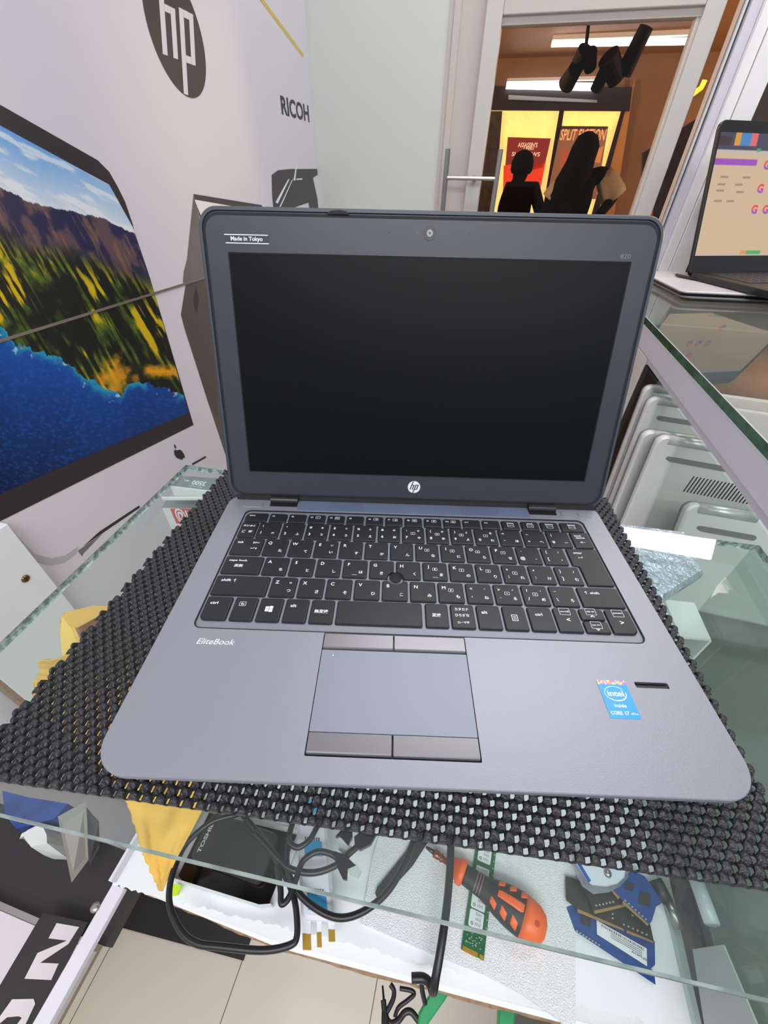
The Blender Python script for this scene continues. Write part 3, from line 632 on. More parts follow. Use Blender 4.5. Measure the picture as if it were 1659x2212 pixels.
for x0, x1 in ((-119.3, -96.6), (96.9, 119.4)):
    bm = NB(); box(bm, (x0*mm, .1965, ZD-.002), (x1*mm, .2095, ZD+.0006)); cyl(bm, (x0*mm, .2040, ZD+.0008), (x1*mm, .2040, ZD+.0008), .0042, n=20); obj('hinge', bm, m_blk, lap)
bm = NB(); text(bm, 'EliteBook', lambda v: Vector((v.x*mm, v.y*mm, ZD+.0001)), -119.4, 69.3, w=22.4, h=3.6, shear=.22, bold=.006); obj('deck_lettering', bm, m_leg, lap)
bm = NB(); loft(bm, [[(*p, ZD-.0014) for p in fpr], [(*p, ZD-.0009) for p in fpr]]); box(bm, (.1197, .0530, ZD-.0009), (.1366, .0533, ZD+.0002)); obj('fingerprint_reader', bm, m_blk, lap)
# processor sticker
def stk(v): return Vector((v.x*mm, v.y*mm, ZD+.00022))
bm = NB(); prism(bm, R4(98.2, 33.7, 114.0, 54.4, .8, n=3), ZD+.00002, ZD+.00020); st_ = obj('sticker', bm, mat('sticker_blue', (28, 150, 226), .3), lap); st_['label'] = 'blue processor sticker with foil top'
bm = NB(); fc = [(214, 196, 60), (200, 90, 170), (120, 200, 140), (230, 220, 120), (150, 110, 210), (240, 150, 60)]; fm = [mat('foil_%s' % n_, c, .3, .3) for n_, c in zip(('gold', 'pink', 'green', 'cream', 'violet', 'orange'), fc)]
for i in range(20):
    for j in range(3):
        flat(bm, [(98.4+i*.77, 51.9+j*.8), (98.4+(i+1)*.77, 51.9+j*.8), (98.4+(i+1)*.77, 51.9+(j+1)*.8), (98.4+i*.77, 51.9+(j+1)*.8)], stk, random.randrange(6))
obj('sticker_foil', bm, fm, st_)
bm = NB(); text(bm, 'intel', stk, 105.9, 46.9, w=8.6, h=3.2, bold=.02); text(bm, 'inside', stk, 105.8, 40.4, w=6.2, h=1.9, bold=.01); text(bm, 'CORE', stk, 102.3, 36.5, w=6.0, h=1.9, bold=.015); text(bm, 'i7', stk, 107.8, 36.5, w=2.3, h=1.9, bold=.015); text(bm, 'vPro', stk, 111.4, 36.3, w=3.6, h=1.3)
ring = []
for i in range(49):
    a = math.radians(35+i*7.0); ring.append((a, .25+.35*max(0, math.sin((a-math.radians(200))))))
n_ = len(ring)
for i in range(n_-1):
    (a, w0), (b, w1) = ring[i], ring[i+1]
    flat(bm, [(105.9+5.8*math.cos(a), 46.8+4.1*math.sin(a)), (105.9+5.8*math.cos(b), 46.8+4.1*math.sin(b)), (105.9+(5.8-w1)*math.cos(b), 46.8+(4.1-w1)*math.sin(b)), (105.9+(5.8-w0)*math.cos(a), 46.8+(4.1-w0)*math.sin(a))], stk)
obj('sticker_print', bm, mat('print_white', (238, 244, 248), .5), st_)
# keys
TP = (-13.7, 122.4)
def key(x0, y0, x1, y1, leg, rr=None, shape=None, ztop=ZD+.0007):
    def outl(d, notch=None):
        if shape: pts = [(a, b) for a, b in shape(d)]
        else:
            q = 1.2; pts = rrect(x0+d, y0+d, x1-d, y1-d, 1.2, 3, step=24 if notch else None, rr=rr)
        if notch:
            out = []
            for a, b in pts:
                dx, dy = a-TP[0], b-TP[1]; q = math.hypot(dx, dy); rn = notch+d
                out.append((TP[0]+dx/q*rn, TP[1]+dy/q*rn) if q < rn else (a, b))
            pts = out
        return [(a*mm, b*mm) for a, b in pts]
    nt_ = 5.6 if leg and leg[0][0] in 'GHB' and len(leg[0][0]) == 1 else None
    bm = NB(); loft(bm, [[(*p, ZD-.0009) for p in outl(0, nt_)], [(*p, ztop-.0007) for p in outl(0, nt_)], [(*p, ztop-.0001) for p in outl(.35, nt_)], [(*p, ztop) for p in outl(.75, nt_)]])
    k = obj('key', bm, m_key, lap)
    if not leg: return k
    bm = NB(); xf = lambda v: Vector((v.x*mm, v.y*mm, ztop+.00004))
    for L in leg:
        s, dx, dy, em = L[:4]; b = .022
        cx = x0+dx if dx >= 0 else x1+dx; cy = y1-dy
        if s == '[]':
            lo, hi = rrect(cx-em, cy-em*.78, cx+em, cy+em*.78, .45, 2), rrect(cx-em+.24, cy-em*.78+.24, cx+em-.24, cy+em*.78-.24, .3, 2)
            flat_tess(bm, [lo, hi], xf)
        elif s == 'WIN':
            for (a, b_, c, d_) in ((-2.4, .1, -.15, 1.9), (.1, .1, 2.4, 2.3), (-2.4, -1.9, -.15, -.1), (.1, -2.3, 2.4, -.1)): flat(bm, [(cx+a, cy+b_), (cx+c, cy+b_), (cx+c, cy+d_), (cx+a, cy+d_)], xf)
        elif s == 'MENU':
            flat_tess(bm, [rrect(cx-1.9, cy-2.3, cx+1.9, cy+2.3, .1, 1), rrect(cx-1.5, cy-1.9, cx+1.5, cy+1.9, .1, 1)], xf)
            for q in (-1, 0, 1): flat(bm, [(cx-.95, cy+q*1.0-.18), (cx+.95, cy+q*1.0-.18), (cx+.95, cy+q*1.0+.18), (cx-.95, cy+q*1.0+.18)], xf)
        elif s == 'UL': flat(bm, [(cx-1.9, cy-.12), (cx+1.9, cy-.12), (cx+1.9, cy+.12), (cx-1.9, cy+.12)], xf)
        elif len(L) > 4: text(bm, s, xf, cx, cy, h=em, w=L[4], bold=b)
        else: text(bm, s, xf, cx, cy, em=em, bold=b)
    obj('legend', bm, m_leg, k); return k
fl = ['esc', 'f1', 'f2', 'f3', 'f4', 'f5', 'f6', 'f7', 'f8', 'f9', 'f10', 'f11', 'f12', 'home', 'end', 'insert', 'delete']
for i, s in enumerate(fl):
    if i == 0: a, b = -135.2, -117.5
    elif i == 16: a, b = 117.9, 135.6
    else: a = -115.8+15.57*(i-1); b = a+13.9
    if i <= 12:
        L = [(s, 5.2 if i == 0 else 3.0, 3.3, 1.25 if i == 0 else 1.5, 4.6 if i == 0 else (1.9 if len(s) == 2 else 2.6))]
        if s in ('f3', 'f4', 'f6', 'f7', 'f8', 'f9', 'f10'): L += [('[]', 8.0, 3.4, 1.9), ({'f3': '☾', 'f4': '▭', 'f6': '◂', 'f7': '◂', 'f8': '⊠', 'f9': '✱', 'f10': '✱'}[s], 8.0, 3.4, 1.2, 1.8)]
    else: L = [(s, (b-a)/2, 2.6, 1.3, 6.4 if i > 14 else 5.2 if i == 13 else 4.4), ('[]', (b-a)/2, 5.3, 2.6), ({'home': 'num lk', 'end': 'break', 'insert': 'prt sc', 'delete': 'sys rq'}[s], (b-a)/2, 5.3, .9, 4.0)]
    key(a, 176.5, b, 186.6, L, rr=(1.2, 1.2, 1.2, 4.2) if i == 0 else (1.2, 1.2, 4.2, 1.2) if i == 16 else None)
key(-135.4, 158.3, -122.4, 175.6, [('半角/全角', 6.6, 4.6, 2.0, 9.4), ('漢', 4.0, 11.4, 2.9, 3.0), ('字', 9.0, 11.4, 2.9, 3.0)])
r1 = [('!', '1', '', 'ぬ', ''), ('"', '2', '', 'ふ', ''), ('#', '3', 'ぁ', 'あ', ''), ('$', '4', 'ぅ', 'う', ''), ('%', '5', 'ぇ', 'え', ''), ('&', '6', 'ぉ', 'お', ''), ("'", '7', 'ゃ', 'や', '7'), ('(', '8', 'ゅ', 'ゆ', '8'), (')', '9', 'ょ', 'よ', '9'), ('', '0', 'を', 'わ', '/'), ('=', '-', '', 'ほ', ''), ('~', '^', '', 'へ', ''), ('|', '¥', '', 'ー', '')]
def four(tl_, bl_, tr_, br_, box_, h_):
    L = []
    if tl_: L.append((tl_, 3.5, 4.6, 3.2))
    if bl_: L.append((bl_, 3.5, h_-5.2, 3.6))
    if tr_: L.append((tr_, -4.6, 4.6, 2.5))
    if br_: L.append((br_, -4.2, h_-4.9, 2.9))
    if box_: L += [('[]', 8.4, 7.6, 1.7), (box_, 8.4, 7.6, 1.6, .9 if box_ != '-' else 1.0)]
    return [l if l[0] != '-' or len(l) == 4 else (l[0], l[1], l[2], .4, 1.1) for l in L]
for i, t_ in enumerate(r1):
    a = -121.4+18.75*i; key(a, 158.3, a+17.2, 175.6, four(*t_, 17.3))
key(122.4, 158.3, 136.4, 175.6, [('back', 5.6, 4.2, 1.8, 5.6), ('space', 6.6, 6.9, 1.8, 7.0), ('←', 6.8, 11.4, 1.9, 4.0)])
key(-135.5, 140.0, -112.9, 156.9, [('tab', 5.4, 4.4, 2.1, 4.4), ('⇤', 17.4, 4.6, 2.2, 4.6), ('⇥', 16.6, 10.6, 2.2, 4.6)])
def letter(ch, kana, small='', num='', h_=17):
    L = [(ch, 4.0, 4.6, 3.7)] if ch else []
    L.append((kana, -4.3, h_-5.0, 3.1))
    if small: L.append((small, -4.3, 5.0, 2.5))
    if num: L += [('[]', 8.6, 6.6, 1.7), (num, 8.6, 6.6, 1.6, .9)] if num not in '-+.*' else [('[]', 8.6, 6.6, 1.7), (num, 8.6, 6.6, .5 if num in '-.' else .9, 1.0 if num != '.' else .5)]
    return L
r2 = [('Q', 'た'), ('W', 'て'), ('E', 'い', 'ぃ'), ('R', 'す'), ('T', 'か'), ('Y', 'ん'), ('U', 'な', '', '4'), ('I', 'に', '', '5'), ('O', 'ら', '', '6'), ('P', 'せ', '', '-')]
for i, t_ in enumerate(r2):
    a = -111.7+18.75*i; key(a, 140.0, a+17.2, 156.9, letter(*t_))
a = -111.7+187.5; key(a, 140, a+17.2, 156.9, four('`', '@', '', '゛', '', 17)); a += 18.75; key(a, 140, a+17.2, 156.9, four('{', '[', '「', '。', '', 17))
def ent(d): return [(113.9+d, 156.9-d), (113.9+d, 140.4+d), (117.6+d, 139.6+d), (118.3+d, 138.8+d), (118.3+d, 122.2+d), (118.9+d, 121.7+d), (135.9-d, 121.7+d), (136.5-d, 122.3+d), (136.5-d, 156.3-d), (135.9-d, 156.9-d)]
key(113.9, 121.7, 136.5, 156.9, [('enter', 7.6, 4.4, 1.7, 6.6), ('↵', 7.8, 9.0, 2.0, 3.6)], shape=ent)
key(-135.6, 121.7, -108.4, 138.2, [('caps lock', 9.6, 4.4, 2.3, 13.2), ('英数', 11.2, 9.2, 2.8, 6.4)])
r3 = [('A', 'ち'), ('S', 'と'), ('D', 'し'), ('F', 'は'), ('G', 'き'), ('H', 'く'), ('J', 'ま', '', '1'), ('K', 'の', '', '2'), ('L', 'り', '', '3')]
for i, t_ in enumerate(r3):
    a = -107.1+18.75*i; L = letter(*t_, h_=16.5)
    if t_[0] in 'FJ': L.append(('UL', 8.6, 14.0, 1))
    if t_[0] == 'G': L[1] = ('き', 8.6, 11.8, 3.0)
    key(a, 121.7, a+17.2, 138.2, L)
for i, t_ in enumerate([('+', ';', '', 'れ', '+'), ('*', ':', '', 'け', ''), ('}', ']', '」', 'む', '')]):
    a = -107.1+18.75*(9+i); key(a, 121.7, a+17.2, 138.2, four(*t_, 16.5))
key(-135.8, 103.3, -99.2, 119.9, [('shift', 7.2, 4.2, 2.2, 6.6), ('↑', 13.2, 4.2, 2.8, 2.4)])
r4 = [('Z', 'つ', 'っ'), ('X', 'さ'), ('C', 'そ'), ('V', 'ひ'), ('B', 'こ'), ('N', 'み'), ('M', 'も', '', '0')]
for i, t_ in enumerate(r4):
    a = -97.6+18.75*i; key(a, 103.3, a+17.2, 119.9, letter(*t_, h_=16.6))
for i, t_ in enumerate([('<', ',', '、', 'ね', ''), ('>', '.', '。', 'る', '-'), ('?', '/', '・', 'め', '+'), ('_', '\\', '', 'ろ', '')]):
    a = -97.6+18.75*(7+i); key(a, 103.3, a+17.2, 119.9, four(*t_, 16.6))
key(109.0, 103.3, 136.4, 119.9, [('↑', 5.4, 4.6, 2.6, 2.2), ('shift', 11.0, 4.8, 1.9, 6.2)])
key(-135.6, 84.0, -119.0, 101.9, [('ctrl', 5.6, 5.2, 2.2, 5.0)], rr=(3.5, 1.2, 1.2, 1.2))
key(-117.2, 84.0, -102.4, 101.9, [('[]', 5.6, 5.4, 2.1), ('fn', 5.6, 5.4, 1.8, 2.2)])
key(-100.8, 84.0, -85.8, 101.9, [('WIN', 6.9, 8.6, 1)])
key(-84.2, 84.0, -69.2, 101.9, [('alt', 5.4, 5.4, 2.3, 3.8)])
key(-67.6, 84.0, -52.6, 101.9, [('無変換', 7.2, 9.0, 2.8, 9.0)])
key(-51.0, 84.0, 3.4, 101.9, [])
key(5.4, 84.0, 20.0, 101.9, [('変換', 7.2, 8.8, 2.7, 5.8)])
key(21.6, 84.0, 36.6, 101.9, [('カタカナ', 7.2, 3.7, 2.3, 8.8), ('ひらがな', 7.2, 8.2, 2.3, 9.0), ('ローマ字', 7.4, 13.6, 2.0, 7.2)])
key(38.2, 84.0, 53.2, 101.9, [('alt', 5.0, 5.4, 2.3, 3.8)])
key(54.8, 84.0, 69.4, 101.9, [('MENU', 7.0, 8.8, 1)])
key(71.0, 84.0, 86.2, 101.9, [('ctrl', 6.6, 5.6, 2.2, 4.6)])
key(87.6, 84.0, 102.8, 101.9, [('[]', 7.2, 2.6, 3.4), ('scroll', 7.2, 2.6, 1.2, 5.4), ('<', 7.8, 8.8, 2.4, 2.4)])
key(104.2, 93.4, 119.4, 101.9, [('[]', 7.4, 2.2, 3.3), ('pg up', 7.4, 2.2, 1.1, 4.8), ('^', 7.4, 5.6, 1.3, 3.0)])
key(104.2, 84.0, 119.4, 92.7, [('[]', 7.4, 2.9, 3.3), ('pg dn', 7.4, 2.9, 1.1, 4.8), ('v', 7.4, 6.3, 1.3, 2.6)])
key(120.8, 84.0, 136.2, 101.9, [('[]', 7.8, 2.8, 3.5), ('pause', 7.8, 2.8, 1.2, 5.4), ('>', 7.8, 9.6, 2.4, 2.4)], rr=(1.2, 4, 1.2, 1.2))
bm = NB(); lathe(bm, (TP[0]*mm, TP[1]*mm, ZD-.0009), (0, 0, 1), [(0, .0030), (.001, .0031), (.0018, .0042), (.0024, .0043), (.0030, .0036), (.0032, .0022)], 28); ts = obj('pointing_stick', bm, m_blkm, lap, smooth=True)
bm = NB()
for i in range(7):
    for j in range(7):
        a, b = (i-3)*.95, (j-3)*.95
        if math.hypot(a, b) < 3.4: lathe(bm, ((TP[0]+a)*mm, (TP[1]+b)*mm, ZD+.0020), (0, 0, 1), [(0, .00026), (.0005, .00020)], 8)
obj('stick_dots', bm, m_key, ts)
# lid
OX, OY, OZ, TL = .0010, .2070, .0240, math.radians(19.05)
def LP(v): return Vector((OX+v.x, OY+v.y*math.sin(TL)-v.z*math.cos(TL), OZ+v.y*math.cos(TL)+v.z*math.sin(TL)))   # z of v = towards the viewer
def lring(x0, s0, x1, s1, r, z, n=8, rr=None): return [(a*mm, b*mm, z) for a, b in rrect(x0, s0, x1, s1, r, n, rr=rr)]
bm = NB(); rr_ = (11, 11, 11, 11)
loft(bm, [lring(-152, 1, 153, 200, 10, -.0085), lring(-155, -2, 156.5, 202.6, 12, -.0065), lring(-156.3, -3, 157.8, 204.0, 13, -.0030), lring(-156.3, -3, 157.8, 204.0, 13, .0002), lring(-155.6, -2.2, 157.0, 203.2, 12.4, .0012), lring(-153.8, -.6, 155.4, 201.6, 11.2, .0012), lring(-153.4, -.2, 155, 201.2, 11, .0)], LP)
lid = obj('lid', bm, m_rub, lap, smooth=False)
bm = NB(); bo = [(a*mm, b*mm) for a, b in rrect(-151.6, 2.2, 153.2, 198.6, 9.6, 8)]; so_ = [(a*mm, b*mm) for a, b in rrect(-137.6, 20.8, 139.6, 177.3, .3, 1)]
plate_holes(bm, bo, [so_], .0010, [.0001], xf=LP)
R_b = [bm.verts.new(LP(Vector((p[0], p[1], .0002)))) for p in bo]; top_ = None
obj('bezel', bm, m_bez, lid)
bm = NB(); plate_holes(bm, [(a*mm, b*mm) for a, b in rrect(-153.4, .4, 155, 200.6, 11, 8)], [bo], .0003, [.0001], xf=LP); obj('lid_gasket', bm, m_blkm, lid)
bm = NB(); flat(bm, so_, lambda v: LP(Vector((v.x, v.y, .00025)))); obj('display_panel', bm, m_scr, lid)
bm = NB(); plate_holes(bm, [(a*mm, b*mm) for a, b in rrect(-137.6, 20.8, 139.6, 177.3, .3, 1)], [[(a*mm, b*mm) for a, b in rrect(-137.0, 21.4, 139.0, 176.7, .3, 1)]], .0005, [.0003], xf=LP); obj('display_rim', bm, m_blkm, lid)
bm = NB(); box(bm, (-.150, -.0045, -.006), (.152, .0006, .0015), xf=LP); obj('lid_hinge_cover', bm, m_blkm, lid)
def bz(zz): return lambda v: LP(Vector((v.x*mm, v.y*mm, zz)))
def ringm(bm, cx, cy, r0, r1, zz, n=36, mi=0):
    o_ = [(cx+r0*math.cos(2*PI*i/n), cy+r0*math.sin(2*PI*i/n)) for i in range(n)]
    if r1: flat_tess(bm, [o_, [(cx+r1*math.cos(2*PI*i/n), cy+r1*math.sin(2*PI*i/n)) for i in range(n)]], bz(zz), mi)
    else: flat(bm, o_, bz(zz), mi)
bm = NB(); ringm(bm, .9, 191.0, 4.3, 0, .0013); ringm(bm, .9, 191.0, 2.1, 0, .0015, mi=1); ringm(bm, .9, 191.0, .7, 0, .0016); ringm(bm, -26.6, 191.1, .45, 0, .0012); ringm(bm, 27.3, 191.0, .45, 0, .0012); ringm(bm, -7.3, 191.1, .5, 0, .0012, mi=2)
obj('webcam', bm, [m_blk, mat('lens_grey', (128, 134, 142), .2), mat('led_off', (80, 90, 96), .4)], lid)
def lid_logo(v): return LP(Vector((v.x-.0004, v.y+.0120, .0013+v.z)))
disc_logo('round_logo', lid, lid_logo, .0052, m_leg, m_bez, .0002)
bm = NB(); text(bm, '820', bz(.00115), 134.6, 180.4, w=7.0, h=2.7); obj('model_number', bm, mat('number_grey', (118, 128, 138), .5), lid)
bm = NB(); flat(bm, [(-139.0, 182.2), (-108.4, 182.2), (-108.4, 188.0), (-139, 188.0)], bz(.00115)); obj('origin_sticker', bm, mat('sticker_black', (44, 48, 56), .5), lid)
bm = NB(); flat(bm, [(-139, 187.3), (-109, 187.3), (-109, 187.9), (-139, 187.9)], bz(.00125)); flat(bm, [(-138.4, 182.4), (-108.6, 182.4), (-108.6, 183.0), (-138.4, 183.0)], bz(.00125)); text(bm, 'Made in Tokyo', bz(.00125), -123.8, 185.0, w=22.0, h=3.3, bold=.03); obj('origin_lettering', bm, m_leg, lid)
bm = NB(); 
for i, (a, b) in enumerate(((-68.5, 201.2), (-66, 202.2), (-62, 202.4), (-57, 202.0), (-54, 201.2))): pass
flat(bm, [(-69, 200.4), (-53, 200.4), (-55.5, 202.2), (-60, 202.8), (-66, 202.3)], bz(.0014)); obj('gasket_tear', bm, m_blkm, lid)

# ------------------------------------------------------------------ left edge strip and things under the glass

def SP(px, py, h=0.0): return P(px, py, z=ZS+h)
def C7(u, v): return (600+.3918*u, 1650+.3918*v)
def C6(u, v): return (.422*u, 1650+.422*v)
def C8(u, v): return (1150+.3068*u, 1650+.3068*v)
def slab(name, pts, h, th, m, parent=None, z=None):
    zz = ZS+h if z is None else z; bm = NB(); q = [P(px, py, z=zz) for px, py in pts]
    loft(bm, [[p-Vector((0, 0, th)) for p in q], [p for p in q]])
    if parent is not None and parent.type == 'EMPTY': pass
    return obj(name, bm, m, parent)
# sparkling foam sheet
m_foam = mat('foam_white', (238, 241, 243), .3, bump=.6, bscale=900, noise=.07, nscale=700)
MATS['foam_white'].node_tree.nodes['Bump'].inputs['Distance'].default_value = .003
fo = slab('foam_sheet', [(838, 1740), (1243, 1800), (1243, 2290), (1211, 2206), (1130, 2150), (1051, 2108), (933, 2061), (850, 2025), (780, 1995), (788, 1945), (805, 1850)], .0035, .003, m_foam)
tag(fo, 'sheet of white sparkling packing foam under the orange screwdriver, drooping over the shelf edge', 'foam sheet')
# solid state drive
p0, p1, p3 = SP(996, 2050, .0055), SP(1045, 2075, .0055), SP(1029, 1822, .0055)
sx = (p1-p0); sl_ = sx.length; sx.normalize(); sy = (p3-p0); ln = sy.length; sy.normalize()
sd = thing('circuit_stick', 'narrow green storage circuit stick with white labels, on the foam under the screwdriver', 'circuit board', p0)
def SX(v): return sx*v.x+sy*v.y+Vector((0, 0, v.z))
bm = NB(); loft(bm, [[(a, b, -.0010) for a, b in ((0, 0), (sl_, 0), (sl_, ln), (0, ln))], [(a, b, .0) for a, b in ((0, 0), (sl_, 0), (sl_, ln), (0, ln))]], SX); obj('board', bm, mat('pcb_green', (40, 104, 66), .35, noise=.3, nscale=300), sd)
bm = NB(); prism(bm, [(.001, -.0004), (sl_*.72, -.0004), (sl_*.72, .0028), (.001, .0028)], -.001, .0002, SX); prism(bm, [(sl_*.80, -.0004), (sl_-.0005, -.0004), (sl_-.0005, .0028), (sl_*.80, .0028)], -.001, .0002, SX); obj('gold_contacts', bm, mat('gold', (206, 164, 70), .3, .7), sd)
bm = NB()
for i in range(26): 
    a, b = random.uniform(.002, sl_-.003), random.uniform(.005, .013); box(bm, (a, b, 0), (a+.0011, b+.0006, .0006), xf=SX)
for i in range(14): box(bm, (sl_-.0016, .020+i*.0055, 0), (sl_-.0008, .0212+i*.0055, .0006), xf=SX)
obj('components', bm, mat('solder', (190, 196, 186), .35, .4), sd)
m_lab = mat('label_white', (226, 228, 230), .45)
for (b0, b1) in ((.017, .029), (.030, .062), (.066, .098)):
    bm = NB(); prism(bm, [(a, b) for a, b in rrect(.003, b0, sl_-.0042, b1, .0012, 3)], .0, .0003, SX); o = obj('label', bm, m_lab, sd)
    bm = NB(); xl = lambda v: SX(Vector((v.x, v.y, .0004)))
    n_ = int((b1-b0)/.0035)
    for i in range(n_):
        y = b0+.002+i*.0034
        if i % 3 == 0: flat_tess(bm, [[(.006+.0012*math.cos(k*PI/6), y+.0006+.0012*math.sin(k*PI/6)) for k in range(12)], [(.006+.0007*math.cos(k*PI/6), y+.0006+.0007*math.sin(k*PI/6)) for k in range(12)]], xl)
        for j in range(4): flat(bm, [(.009+j*.0014, y), (.0094+j*.0014, y), (.0094+j*.0014, y+random.uniform(.001, .0026)), (.009+j*.0014, y+.0024)], xl)
    obj('label_print', bm, m_blkm, o)
# screwdriver
a = SP(921, 1830, .012); b = SP(1180, 2014, .019); ax = (b-a); LN = ax.length; ax.normalize(); sdx = ax.cross(Vector((0, 0, 1))).normalized(); upv = sdx.cross(ax)
sc = thing('screwdriver', 'orange and black handled screwdriver with copper shaft, lying on the foam sheet', 'screwdriver', a)
def lp(t, ph, r): return ax*(t*LN)+(sdx*math.cos(ph)+upv*math.sin(ph)*.82)*r
def slathe(bm, prof, n=32): loft(bm, [[lp(t, 2*PI*j/n, r) for j in range(n)] for t, r in prof])
m_or = mat('orange_rubber', (246, 106, 40), .4, bump=.05, bscale=900); m_bk = mat('grip_black', (42, 38, 42), .55, bump=.1, bscale=1200)
bm = NB(); slathe(bm, [(-.005, .0006), (.0, .0013), (.03, .0018), (.075, .0023)], 12); obj('bit', bm, mat('bit_steel', (70, 66, 68), .35, .8), sc, True)
bm = NB(); slathe(bm, [(.07, .0030), (.075, .0038), (.115, .0038), (.120, .0031), (.132, .0031), (.137, .0038), (.150, .0038), (.155, .0028), (.24, .0028)], 20); obj('shaft', bm, mat('copper_shaft', (150, 92, 76), .3, .8), sc, True)
bm = NB(); slathe(bm, [(.232, .0055), (.240, .0080), (.285, .0088), (.290, .0105), (.325, .0112), (.345, .0098)]); obj('collar', bm, m_or, sc, True)
hp_ = [(.335, .0080), (.36, .0084), (.42, .0088), (.50, .0092), (.56, .0108), (.63, .0134), (.72, .0156), (.81, .0163), (.88, .0152)]
bm = NB(); slathe(bm, hp_); obj('grip', bm, m_bk, sc, True)
bm = NB(); slathe(bm, [(.82, .01655), (.87, .0160), (.93, .0145), (.975, .0108), (.995, .006), (1.0, .0015)]); obj('end_cap', bm, m_or, sc, True)
def rad(t): return float(np.interp(t, [q[0] for q in hp_], [q[1] for q in hp_]))
def pad_(t0, t1, ph0, ph1, lift=.0007, tilt=0, n=7, parent=sc):
    bm = NB(); G = []
    for i in range(n):
        r_ = []
        for j in range(n):
            u, v = i/(n-1), j/(n-1); t = t0+(t1-t0)*u; ph = math.radians(ph0+(ph1-ph0)*v+tilt*(u-.5)); e = min(u, 1-u, v, 1-v); li = lift if e > .01 else -.0004
            r_.append(bm.verts.new(lp(t, ph, rad(t)+li)))
        G.append(r_)
    for i in range(n-1):
        for j in range(n-1): bm.faces.new((G[i][j], G[i+1][j], G[i+1][j+1], G[i][j+1]))
    obj('grip_pad', bm, m_or, parent, True)
pad_(.60, .83, 84, 112)
for k in range(3): pad_(.57+k*.085, .625+k*.085, 38-k*4, 70-k*3, tilt=-14); pad_(.60+k*.085, .655+k*.085, 126, 156, tilt=12)
bm = NB()
for k in range(3):
    t = .44+k*.022; n_ = 16
    loft(bm, [[lp(t, math.radians(30+i*120/n_), rad(t)+.0002) for i in range(n_+1)], [lp(t+.006, math.radians(30+i*120/n_), rad(t)+.0002) for i in range(n_+1)]], close=False, cap0=False, cap1=False)
obj('grip_rings', bm, mat('ring_copper', (150, 110, 104), .4), sc)
bm = NB(); lathe(bm, lp(.915, math.radians(86), .0146), upv, [(-.001, .0024), (.0006, .0023), (.0007, .0012)], 12); obj('hang_hole', bm, mat('hole_red', (200, 54, 30), .5), sc)
# memory modules
m_pb = mat('pcb_blue', (32, 74, 146), .35, noise=.25, nscale=200); m_pk = mat('pcb_black', (44, 42, 42), .4, noise=.2, nscale=200); m_au = mat('contacts_gold', (176, 140, 84), .35, .4); m_chip = mat('chip', (46, 46, 52), .4)
def ram(label, pts, h, m, golds=(), chips=(), lab=None, dots=()):
    c = SP(*C8(*pts[0]), h); t = thing('memory_module', label, 'memory module', c, group='memory modules on the shelf')
    def pl(name, q, hh, th, mm_):
        bm = NB(); w_ = [SP(*C8(*k), hh)-c for k in q]; loft(bm, [[p-Vector((0, 0, th)) for p in w_], w_]); return obj(name, bm, mm_, t)
    pl('board', pts, h, .0012, m)
    for g in golds: pl('contacts', g, h+.0002, .0003, m_au)
    for g in chips: pl('chip', g, h+.0010, .0009, m_chip)
    if dots:
        bm = NB()
        for (u, v) in dots:
            w_ = [SP(*C8(u+a_, v+b_), h+.0008)-c for a_, b_ in ((0, 0), (11, 3), (11, 14), (0, 11))]; loft(bm, [[p-Vector((0, 0, .0007)) for p in w_], w_])
        obj('components', bm, mat('solder', (190, 196, 186)), t)
    if lab:
        o = pl('label', lab[0], h+.0014, .0003, m_lab); A = SP(*C8(*lab[0][0]), h+.0016)-c; B = SP(*C8(*lab[0][1]), h+.0016)-c; D = SP(*C8(*lab[0][3]), h+.0016)-c; ex = (B-A); W1 = ex.length; ex.normalize(); ey = (D-A); H1 = ey.length; ey.normalize()
        xf = lambda v: A+ex*v.x+ey*v.y; bm = NB(); x = W1*.10
        while x < W1*.94:
            q = random.choice((.0004, .0007, .001)); flat(bm, [(x, H1*.10), (x+q, H1*.10), (x+q, H1*.27), (x, H1*.27)], xf); x += q+random.choice((.0005, .0008))
        text(bm, 'ELPIDA', xf, W1*.83, H1*.80, w=W1*.30, h=H1*.15, rot=PI, bold=.02)
        for k in range(3): flat(bm, [(W1*.28, H1*(.36+.13*k)), (W1*.9, H1*(.36+.13*k)), (W1*.9, H1*(.40+.13*k)), (W1*.28, H1*(.40+.13*k))], xf)
        obj('label_print', bm, mat('print_dark', (96, 96, 104), .5), o)
    return t
ram('blue memory module with a white ELPIDA label, lowest of the memory pile', [(240, 1010), (300, 1175), (868, 1555), (858, 1470), (835, 1440), (864, 1415), (862, 1250), (600, 1000), (300, 990)], .004, m_pb, (), [[(342, 1060), (410, 1090), (410, 1145), (342, 1125)]], ([(452, 1100), (805, 1300), (808, 1425), (455, 1200)],), [(310+i*22, 1170+i*14) for i in range(8)])
ram('black memory module with a long gold contact edge, crossing over the blue labelled one', [(235, 790), (240, 960), (318, 1020), (858, 1262), (830, 1130), (700, 1000), (430, 850)], .008, m_pk, [[(318, 1020), (640, 1160), (645, 1178), (318, 1045)], [(664, 1170), (855, 1250), (852, 1262), (664, 1190)]], (), None, [(640+i*32, 1125+i*14) for i in range(6)]+[(700, 1060), (560, 1050), (560, 1080)])
ram('black memory module with a short gold edge, in the middle of the memory pile', [(350, 860), (395, 950), (432, 1052), (655, 1000), (700, 950), (560, 870), (430, 850)], .012, m_pk, [[(435, 1034), (655, 985), (660, 1004), (438, 1058)]], (), None, [(445+i*24, 990-i*5) for i in range(6)])
